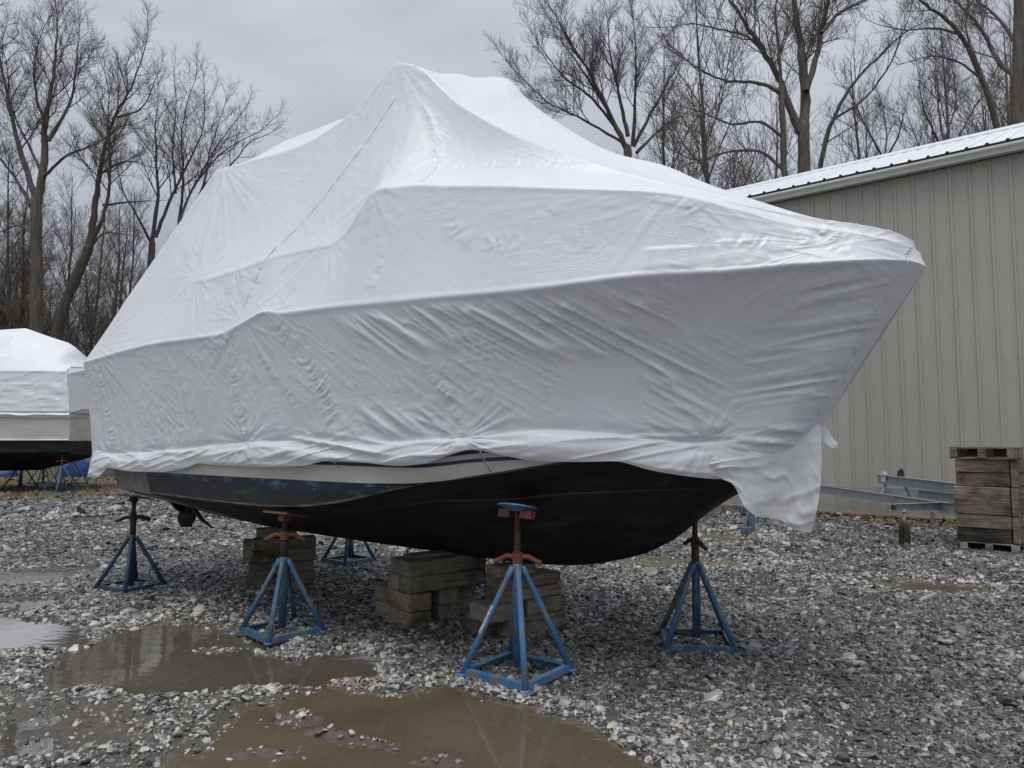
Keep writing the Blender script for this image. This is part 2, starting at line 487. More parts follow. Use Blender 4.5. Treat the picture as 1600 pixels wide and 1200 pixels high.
def ground_mat():
    m, nt, b = mat('stone_yard')
    at = N(nt, "ShaderNodeAttribute"); at.attribute_name = "zone"
    sp = nt.nodes.new("ShaderNodeSeparateColor"); nt.links.new(at.outputs["Color"], sp.inputs[0])
    vo = N(nt, "ShaderNodeTexVoronoi", Scale=34.0); tc = nt.nodes.new("ShaderNodeTexCoord")
    nt.links.new(tc.outputs["Object"], vo.inputs["Vector"])
    sc = nt.nodes.new("ShaderNodeSeparateColor"); nt.links.new(vo.outputs["Color"], sc.inputs[0])
    grav = ramp(nt, sc.outputs[0], [(0.0, (0.045, 0.045, 0.046)), (0.5, (0.12, 0.12, 0.12)), (0.9, (0.24, 0.24, 0.235)), (1.0, (0.34, 0.32, 0.28))])
    n1 = noise(nt, 1.3, 6, 0.6)
    dirt = ramp(nt, noise(nt, 9, 8, 0.75).outputs["Fac"], [(0.25, (0.040, 0.032, 0.022)), (0.5, (0.12, 0.092, 0.058)), (0.75, (0.23, 0.18, 0.11))])
    gras = ramp(nt, noise(nt, 5, 8, 0.8).outputs["Fac"], [(0.25, (0.06, 0.055, 0.03)), (0.55, (0.15, 0.14, 0.075)), (0.8, (0.24, 0.22, 0.13))])
    mudc = ramp(nt, noise(nt, 14, 6, 0.7).outputs["Fac"], [(0.3, (0.075, 0.066, 0.052)), (0.7, (0.16, 0.145, 0.12))])
    c = mixc(nt, sp.outputs[2], grav.outputs[0], mudc.outputs[0])
    c = mixc(nt, sp.outputs[0], c, dirt.outputs[0])
    c = mixc(nt, sp.outputs[1], c, gras.outputs[0])
    nt.links.new(c, b.inputs["Base Color"])
    b.inputs["Roughness"].default_value = 0.75; b.inputs["Specular IOR Level"].default_value = 0.3
    n2 = noise(nt, 45, 6, 0.7)
    ad = N(nt, "ShaderNodeMath", operation='MULTIPLY_ADD')
    nt.links.new(vo.outputs["Distance"], ad.inputs[0]); ad.inputs[1].default_value = -1.0
    nt.links.new(n2.outputs["Fac"], ad.inputs[2])
    bump(nt, b, ad.outputs[0], 0.7, 0.03)
    return m
ground = obj('ground', gme, ground_mat(), kind='structure')

def water_mat(name, c0, c1, ior):
    m, nt, b = mat(name)
    out = nt.nodes["Material Output"]
    n = noise(nt, 1.8, 4, 0.5)
    r = ramp(nt, n.outputs["Fac"], [(0.3, c0), (0.7, c1)])
    nt.links.new(r.outputs[0], b.inputs["Base Color"])
    b.inputs["Roughness"].default_value = 0.02; b.inputs["IOR"].default_value = ior
    w = noise(nt, 7, 3, 0.5, stretch=(0.6, 1.6, 1)); bp = bump(nt, b, w.outputs["Fac"], 0.06, 0.02)
    t = N(nt, "ShaderNodeBsdfTransparent"); t.inputs["Color"].default_value = (0.9, 0.85, 0.75, 1)
    ms = N(nt, "ShaderNodeMixShader"); ms.inputs[0].default_value = 0.22
    nt.links.new(b.outputs[0], ms.inputs[1]); nt.links.new(t.outputs[0], ms.inputs[2])
    nt.links.new(ms.outputs[0], out.inputs["Surface"])
    return m
wm = water_mat('muddy_water', (0.115, 0.095, 0.062), (0.165, 0.138, 0.094), 1.95)
wm2 = water_mat('clearer_water', (0.105, 0.100, 0.088), (0.13, 0.122, 0.105), 6.0)
wm3 = water_mat('silty_water', (0.110, 0.097, 0.072), (0.145, 0.126, 0.095), 3.0)
# one water sheet per puddle, cut along the dry ground between neighbours so that no two overlap
wx = np.arange(-7.0, 5.2, 0.05); wy = np.arange(2.6, 12.2, 0.05)
WX_, WY_ = np.meshgrid(wx[:-1] + .025, wy[:-1] + .025, indexing='ij')
wsd = []
for poly, d, _ in PUDDLES:
    D, _a = seg_dist(WX_, WY_, poly, True); wsd.append(np.where(in_poly(WX_, WY_, poly), -D, D))
wsd = np.stack(wsd); wown = wsd.argmin(0); wnear = wsd.min(0) < 0.34
for i, (poly, d, lab) in enumerate(PUDDLES):
    ii, jj = np.nonzero((wown == i) & wnear)
    nyv = len(wy); q = np.stack([ii * nyv + jj, (ii + 1) * nyv + jj, (ii + 1) * nyv + jj + 1, ii * nyv + jj + 1], -1)
    u, inv = np.unique(q, return_inverse=True)
    V = np.stack([wx[u // nyv], wy[u % nyv], np.full(len(u), WATER_Z)], -1)
    o = obj('puddle', mesh_np('puddle', V, inv.reshape(-1, 4)), wm2 if i in (2, 3, 4, 7) else (wm3 if i in (1, 8) else wm), kind='structure')
    o["label"] = lab

# loose stones: thousands of small rocks laid on the yard
def stone_cloud():
    P = []; S = []; H = []
    bands = [(2.7, 4.6, 5200, .0092), (4.6, 6.5, 4000, .0107), (6.5, 9.0, 2700, .0120), (9.0, 13.0, 1250, .0168), (13.0, 19.5, 470, .0245)]
    for y0, y1, dens, r in bands:
        w0 = 0.76 * y1 + 0.9
        n = int(dens * (y1 - y0) * 2 * w0)
        x = rng.uniform(-w0, w0, n); y = rng.uniform(y0, y1, n)
        k = np.abs(x) < 0.76 * y + 0.9; x = x[k]; y = y[k]
        dep, sd = pud_field(x, y)
        keep = rng.rand(len(x)) < np.where(sd < 0.02, np.where((dep < .047) & (dep > .0), 0.34, 0.14), 1.0)
        bare = smooth(0.54, 0.68, fbm(x * 0.9 + 5, y * 0.9, 77, 3) + 0.07 * smooth(.4, -1.2, x) + rut(x, y))
        keep &= rng.rand(len(x)) > 0.25 * smooth(.5, .7, fbm(x * 5, y * 2.2, 91, 2))
        keep &= rng.rand(len(x)) > bare * 0.55
        keep &= rng.rand(len(x)) > dirt_w(x, y) * 0.96
        x = x[keep]; y = y[keep]; sd = sd[keep]
        s = r * np.exp(rng.normal(0, 0.45, len(x)))
        z = ground_h(x, y) + s * 0.18
        P.append(np.stack([x, y, z], -1)); S.append(s)
        # pebbly pale patches by the water and here and there
        pale = np.exp(-(np.maximum(sd, 0) / 0.30) ** 2) * 0.75 + smooth(0.55, 0.75, fbm(x * 0.8, y * 0.8, 55, 2)) * 0.45
        H.append(np.clip(rng.rand(len(x)) ** 1.25 * 0.66 + pale * rng.rand(len(x)) * 0.55, 0, 1))
    return np.concatenate(P), np.concatenate(S), np.concatenate(H)
SP, SS, SHU = stone_cloud()

def stone_mat():
    m, nt, b = mat('gravel_stone')
    oi = nt.nodes.new("ShaderNodeObjectInfo")
    at = N(nt, "ShaderNodeAttribute"); at.attribute_name = "hue"; at.attribute_type = 'INSTANCER'
    r = ramp(nt, at.outputs["Fac"], [(0.0, (0.028, 0.0285, 0.030)), (0.28, (0.095, 0.094, 0.092)), (0.50, (0.215, 0.212, 0.205)),
                                     (0.66, (0.39, 0.388, 0.38)), (0.82, (0.55, 0.53, 0.485)), (0.92, (0.40, 0.31, 0.21)), (1.0, (0.60, 0.56, 0.48))])
    tc = nt.nodes.new("ShaderNodeTexCoord")
    n = noise(nt, 2.2, 6, 0.7, vec=tc.outputs["Object"])
    rr = ramp(nt, n.outputs["Fac"], [(0.3, 0.62), (0.7, 1.12)])
    mm = nt.nodes.new("ShaderNodeMix"); mm.data_type = 'RGBA'; mm.blend_type = 'MULTIPLY'; mm.inputs["Factor"].default_value = 0.8
    nt.links.new(r.outputs[0], mm.inputs["A"]); nt.links.new(rr.outputs[0], mm.inputs["B"])
    nt.links.new(mm.outputs["Result"], b.inputs["Base Color"])
    b.inputs["Roughness"].default_value = 0.33; b.inputs["Specular IOR Level"].default_value = 0.6
    return m

def scatter(name, P, attrs, variants, material):
    """points -> instanced small meshes through geometry nodes"""
    me = bpy.data.meshes.new(name); me.vertices.add(len(P))
    me.vertices.foreach_set("co", P.astype(np.float32).ravel())
    for k, v in attrs.items():
        if v.ndim == 1:
            a = me.attributes.new(k, 'FLOAT', 'POINT'); a.data.foreach_set("value", v.astype(np.float32))
        else:
            a = me.attributes.new(k, 'FLOAT_VECTOR', 'POINT'); a.data.foreach_set("vector", v.astype(np.float32).ravel())
    o = obj(name, me, material, kind='stuff')
    ng = bpy.data.node_groups.new(name, 'GeometryNodeTree')
    ng.interface.new_socket("Geometry", in_out='INPUT', socket_type='NodeSocketGeometry')
    ng.interface.new_socket("Geometry", in_out='OUTPUT', socket_type='NodeSocketGeometry')
    nn, ll = ng.nodes, ng.links
    gi = nn.new('NodeGroupInput'); go = nn.new('NodeGroupOutput')
    join = nn.new('GeometryNodeJoinGeometry')
    for k in range(variants):
        ico = nn.new('GeometryNodeMeshIcoSphere'); ico.inputs['Radius'].default_value = 1.0; ico.inputs['Subdivisions'].default_value = 2
        nz = nn.new('ShaderNodeTexNoise'); nz.noise_dimensions = '4D'
        nz.inputs['W'].default_value = 3.7 * k; nz.inputs['Scale'].default_value = 1.1; nz.inputs['Detail'].default_value = 1.5
        sub = nn.new('ShaderNodeVectorMath'); sub.operation = 'SUBTRACT'; sub.inputs[1].default_value = (0.5, 0.5, 0.5)
        scl = nn.new('ShaderNodeVectorMath'); scl.operation = 'SCALE'; scl.inputs['Scale'].default_value = 1.5
        sp = nn.new('GeometryNodeSetPosition')
        ll.new(nz.outputs['Color'], sub.inputs[0]); ll.new(sub.outputs[0], scl.inputs[0])
        ll.new(ico.outputs['Mesh'], sp.inputs['Geometry']); ll.new(scl.outputs[0], sp.inputs['Offset'])
        tf = nn.new('GeometryNodeTransform')
        tf.inputs['Scale'].default_value = (1.15, 0.70 + 0.06 * k, 0.40 + 0.05 * (k % 3))
        ll.new(sp.outputs[0], tf.inputs['Geometry'])
        sm = nn.new('GeometryNodeSetMaterial'); sm.inputs['Material'].default_value = material
        ll.new(tf.outputs[0], sm.inputs['Geometry'])
        ti = nn.new('GeometryNodeGeometryToInstance')
        ll.new(sm.outputs[0], ti.inputs[0]); ll.new(ti.outputs[0], join.inputs[0])
    def named(n, t):
        q = nn.new('GeometryNodeInputNamedAttribute'); q.data_type = t; q.inputs['Name'].default_value = n
        return q.outputs['Attribute']
    iop = nn.new('GeometryNodeInstanceOnPoints')
    iop.inputs['Pick Instance'].default_value = True
    ll.new(gi.outputs[0], iop.inputs['Points']); ll.new(join.outputs[0], iop.inputs['Instance'])
    ri = nn.new('FunctionNodeRandomValue'); ri.data_type = 'INT'
    ri.inputs[4].default_value = 0; ri.inputs[5].default_value = variants - 1
    ll.new(ri.outputs[2], iop.inputs['Instance Index'])
    ll.new(named('rot', 'FLOAT_VECTOR'), iop.inputs['Rotation'])
    ll.new(named('scl', 'FLOAT'), iop.inputs['Scale'])
    ll.new(iop.outputs[0], go.inputs[0])
    md = o.modifiers.new('scatter', 'NODES'); md.node_group = ng
    return o
nS = len(SP)
rot = np.stack([rng.normal(0, 0.40, nS), rng.normal(0, 0.40, nS), rng.uniform(0, 6.28, nS)], -1)
gravel = scatter('gravel', SP, {'scl': SS, 'rot': rot, 'hue': SHU}, 6, stone_mat())
gravel["label"] = 'wet grey crushed stone with pale pebbles covering the yard'

# fallen leaves on the bare dirt, dry grass beyond
def leaf_litter():
    n = 4200
    t = rng.uniform(-8, 4, n); d = -rng.rand(n) ** 1.5 * 1.25 - 0.03
    x = SH_O[0] + SH_E[0] * t + SH_N[0] * d; y = SH_O[1] + SH_E[1] * t + SH_N[1] * d
    n2 = 4200; x2 = rng.uniform(-22, -3, n2); y2 = rng.uniform(15, 27, n2)
    k = rng.rand(n2) < dirt_w(x2, y2); x = np.concatenate([x, x2[k]]); y = np.concatenate([y, y2[k]])
    n = len(x); s = rng.uniform(.022, .05, n) * (1 + (y > 16) * 0.6); a = rng.uniform(0, 6.28, n)
    z = ground_h(x, y) + 0.012 + rng.rand(n) * 0.02
    u = np.stack([np.cos(a), np.sin(a), rng.normal(0, .35, n)], -1) * s[:, None]
    w = np.stack([-np.sin(a), np.cos(a), rng.normal(0, .35, n)], -1) * s[:, None] * 0.6
    c = np.stack([x, y, z], -1)
    V = np.stack([c - u, c + w + [0, 0, .008], c + u, c - w + [0, 0, .008]], 1).reshape(-1, 3)
    return mesh_np('fallen_leaves', V, np.arange(len(V)).reshape(-1, 4))
o = obj('fallen_leaves', leaf_litter(), noisy('dry_leaf', (0.075, 0.052, 0.030), (0.26, 0.195, 0.105), 3, 0.8), kind='stuff')
o["label"] = 'dry tan leaves on the bare dirt along the shed and the far yard edge'

def grass_me():
    n = 26000
    x = rng.uniform(-34, 14, n); y = 22 + rng.rand(n) ** 1.4 * 26
    k = rng.rand(n) < grass_w(x, y) * (0.3 + 0.7 * fbm(x * .6, y * .6, 5, 2)); x = x[k]; y = y[k]; n = len(x)
    h = rng.uniform(.06, .20, n); a = rng.uniform(0, 6.28, n); w = rng.uniform(.012, .03, n)
    b = np.stack([x, y, np.zeros(n)], -1); s = np.stack([np.cos(a), np.sin(a), np.zeros(n)], -1) * w[:, None]
    tip = b + np.stack([rng.normal(0, .06, n), rng.normal(0, .06, n), h], -1)
    V = np.stack([b - s, b + s, tip], 1).reshape(-1, 3)
    return mesh_np('grass', V, np.arange(len(V)).reshape(-1, 3))
o = obj('grass', grass_me(), noisy('dry_grass', (0.10, 0.10, 0.04), (0.26, 0.23, 0.12), 1.5, 0.8), kind='stuff')
o["label"] = 'short winter grass beyond the stone yard'

# ------------------------------------------------------------------ shed
def shed_at(t, d, z=0.0):
    return Vector((SH_O[0] + SH_E[0] * t + SH_N[0] * d, SH_O[1] + SH_E[1] * t + SH_N[1] * d, z))
SH_RZ = math.atan2(SH_E[1], SH_E[0])
T0, T1 = -9.38, 9.22            # extent along the wall, far to near
DEPTH, EAVE, RIDGE = 12.0, 6.30, 9.02
shed = thing('storage_shed', 'long tan ribbed metal shed with white metal roof', 'shed', shed_at(0, 0), SH_RZ)

def metal(name, c0, c1, rough=0.5, stretch=(3, 3, .35), splash=False):
    m, nt, b = mat(name)
    n = noise(nt, 2.0, 6, 0.6, stretch=stretch)
    r = ramp(nt, n.outputs["Fac"], [(0.3, c0), (0.7, c1)])
    oi = nt.nodes.new("ShaderNodeObjectInfo")
    hs = N(nt, "ShaderNodeHueSaturation"); mr = N(nt, "ShaderNodeMapRange")
    mr.inputs["To Min"].default_value = 0.96; mr.inputs["To Max"].default_value = 1.04
    nt.links.new(oi.outputs["Random"], mr.inputs["Value"]); nt.links.new(mr.outputs[0], hs.inputs["Value"])
    nt.links.new(r.outputs[0], hs.inputs["Color"]); nt.links.new(hs.outputs[0], b.inputs["Base Color"])
    b.inputs["Roughness"].default_value = rough
    n2 = noise(nt, 1.2, 3, 0.5, stretch=(1, 1, .6)); bump(nt, b, n2.outputs["Fac"], 0.12, 0.03)
    if splash:
        tc = nt.nodes.new("ShaderNodeTexCoord"); sx = nt.nodes.new("ShaderNodeSeparateXYZ"); nt.links.new(tc.outputs["Object"], sx.inputs[0])
        geo = nt.nodes.new("ShaderNodeNewGeometry")
        n3 = noise(nt, 2.5, 6, 0.7, vec=geo.outputs["Position"])
        ml = N(nt, "ShaderNodeMath", operation='MULTIPLY_ADD'); ml.inputs[1].default_value = 0.9; ml.inputs[2].default_value = -0.1
        nt.links.new(n3.outputs["Fac"], ml.inputs[0])
        df = N(nt, "ShaderNodeMath", operation='SUBTRACT'); nt.links.new(ml.outputs[0], df.inputs[0]); nt.links.new(sx.outputs["Z"], df.inputs[1])
        mp = N(nt, "ShaderNodeMapRange"); mp.inputs["From Min"].default_value = -0.15; mp.inputs["From Max"].default_value = 0.4; mp.inputs["To Max"].default_value = 0.45
        nt.links.new(df.outputs[0], mp.inputs["Value"])
        nt.links.new(mixc(nt, mp.outputs[0], hs.outputs[0], (0.17, 0.145, 0.11)), b.inputs["Base Color"])
    return m
M['tan'] = metal('tan_panel_paint', (0.395, 0.378, 0.330), (0.445, 0.427, 0.376), splash=True)
M['roof'] = metal('white_roof_paint', (0.74, 0.77, 0.79), (0.82, 0.85, 0.87), 0.45)
M['gutter'] = metal('gutter_paint', (0.50, 0.50, 0.47), (0.58, 0.58, 0.55), 0.4)
M['dark'] = noisy('dark_gap', (0.012, 0.012, 0.012), (0.02, 0.02, 0.02), 5, 0.9)

def ribbed(length, n_rib, pitch, rib_h, z0, z1):
    """a sheet in the local x-z plane, ribs towards -y"""
    prof = []
    for k in range(n_rib):
        x = k * pitch
        prof += [(x - 0.034, 0), (x - 0.016, -rib_h), (x + 0.016, -rib_h), (x + 0.034, 0),
                 (x + pitch * .33 - .012, 0), (x + pitch * .33, -.0015), (x + pitch * .33 + .012, 0),
                 (x + pitch * .66 - .012, 0), (x + pitch * .66, -.0015), (x + pitch * .66 + .012, 0)]
    prof.append((n_rib * pitch - 0.032, 0))
    V = []; F = []
    for (x, y) in prof: V += [(x, y, z0), (x, y, z1)]
    for i in range(len(prof) - 1): F.append([2 * i, 2 * i + 2, 2 * i + 3, 2 * i + 1])
    me = bpy.data.meshes.new('panel'); me.from_pydata(V, [], F); me.update(); return me
# front wall: one lapped steel sheet every 0.9 m
PITCH = 0.3
pm = ribbed(0, 3, PITCH, 0.026, 0.03, EAVE + 0.10)
npan = int(round((T1 - T0) / (3 * PITCH)))
RIB0 = 0.218
k0 = math.floor((T0 - RIB0) / PITCH / 3)
for k in range(npan):
    x = RIB0 + (k0 + k) * 3 * PITCH
    obj('wall_panel', pm, M['tan'], shed, (x, -0.002 * (k % 2), 0))
WX0 = RIB0 + k0 * 3 * PITCH; WX1 = WX0 + npan * 3 * PITCH
# body behind the sheets: back wall, gable ends, plinth
b_ = MB(); b_.box(((WX0 + WX1) / 2, DEPTH, EAVE / 2), (WX1 - WX0, 0.06, EAVE))
obj('back_wall', b_.mesh('back_wall'), M['tan'], shed)
for xx in (WX0, WX1):
    V = [(xx, 0.03, 0), (xx, DEPTH - .03, 0), (xx, DEPTH - .03, EAVE), (xx, DEPTH / 2, RIDGE - .1), (xx, 0.03, EAVE)]
    V += [(p[0] - 0.05 * (1 if xx > 0 else -1), p[1], p[2]) for p in V]
    F = [[0, 1, 2, 3, 4], [9, 8, 7, 6, 5]] + [[i, (i + 1) % 5, (i + 1) % 5 + 5, i + 5] for i in range(5)]
    g_ = MB().add(V, F); obj('gable_wall', g_.mesh('gable_wall'), M['tan'], shed)
obj('base_trim', MB().box(((WX0 + WX1) / 2, -0.016, 0.045), (WX1 - WX0, 0.040, 0.05)).mesh('base_trim'), M['tan'], shed)
obj('base_gap', MB().box(((WX0 + WX1) / 2, 0.04, 0.02), (WX1 - WX0, 0.06, 0.06)).mesh('base_gap'), M['dark'], shed)
# screws in rows on both sides of each rib
sc_ = MB()
for zz in (0.42, 1.13, 1.87, 2.86, 3.87, 4.86, 5.80):
    for k in range(npan * 3):
        for dx in (-0.05, 0.055):
            x = WX0 + k * PITCH + dx
            sc_.tube([(x, -0.001, zz), (x, -0.012, zz)], 0.0065, 6)
obj('screw_rows', sc_.mesh('screw_rows'), noisy('screw_head', (0.22, 0.21, 0.185), (0.27, 0.26, 0.23), 20, 0.5), shed, kind='stuff')
# roof: sheets from eave to ridge on both slopes
sl = math.hypot(DEPTH / 2 + 0.22, RIDGE - EAVE - 0.30); ang = math.atan2(RIDGE - EAVE - 0.30, DEPTH / 2 + 0.22)
rm = ribbed(0, 3, PITCH, 0.03, 0.0, sl)
for k in range(npan + 1):
    x = WX0 - 0.3 + k * 3 * PITCH
    obj('roof_panel', rm, M['roof'], shed, (x, -0.22, EAVE + 0.30 + 0.001 * (k % 2)), (-(math.pi / 2 - ang), 0, 0))
    obj('roof_panel', rm, M['roof'], shed, (x + .9, DEPTH + 0.22, EAVE + 0.30 + 0.001 * (k % 2)), (-(math.pi / 2 - ang), 0, math.pi))
obj('ridge_cap', MB().tube([(WX0 - .3, DEPTH / 2, RIDGE + .01), (WX1 + .3, DEPTH / 2, RIDGE + .01)], 0.09, 8).mesh('ridge_cap'), M['roof'], shed)
# gutter along the eave and dark solids for the shade under the sheet ends
V = []; F = []
prof = [(-0.24, EAVE + 0.235), (-0.255, EAVE + 0.245), (-0.262, EAVE + 0.20), (-0.235, EAVE + 0.14), (-0.225, EAVE + 0.09), (-0.11, EAVE + 0.085), (-0.105, EAVE + 0.24)]
for x in (WX0 - .3, WX1 + .3):
    V += [(x, y, z) for y, z in prof]
n_ = len(prof)
for i in range(n_ - 1): F.append([i, i + 1, i + 1 + n_, i + n_])
F += [list(range(n_))[::-1], [i + n_ for i in range(n_)]]
obj('gutter', MB().add(V, F).mesh('gutter'), M['gutter'], shed)
obj('soffit', MB().box(((WX0 + WX1) / 2, -0.055, EAVE + 0.13), (WX1 - WX0 + .6, 0.09, 0.02)).mesh('soffit'), M['gutter'], shed)
cl = MB()  # dark dots and strip paint in the shade of the open rib ends
for k in range((npan + 1) * 3):
    x = WX0 - 0.3 + k * PITCH
    cl.tube([(x, -0.224, EAVE + 0.312), (x, -0.19, EAVE + 0.325)], 0.017, 6)
cl.box(((WX0 + WX1) / 2, -0.19, EAVE + 0.285), (WX1 - WX0 + .6, 0.05, 0.012))
obj('roof_edge_shade', cl.mesh('roof_edge_shade'), noisy('painted_edge_shade', (0.05, 0.05, 0.05), (0.08, 0.08, 0.08), 5, 0.8), shed, kind='stuff')
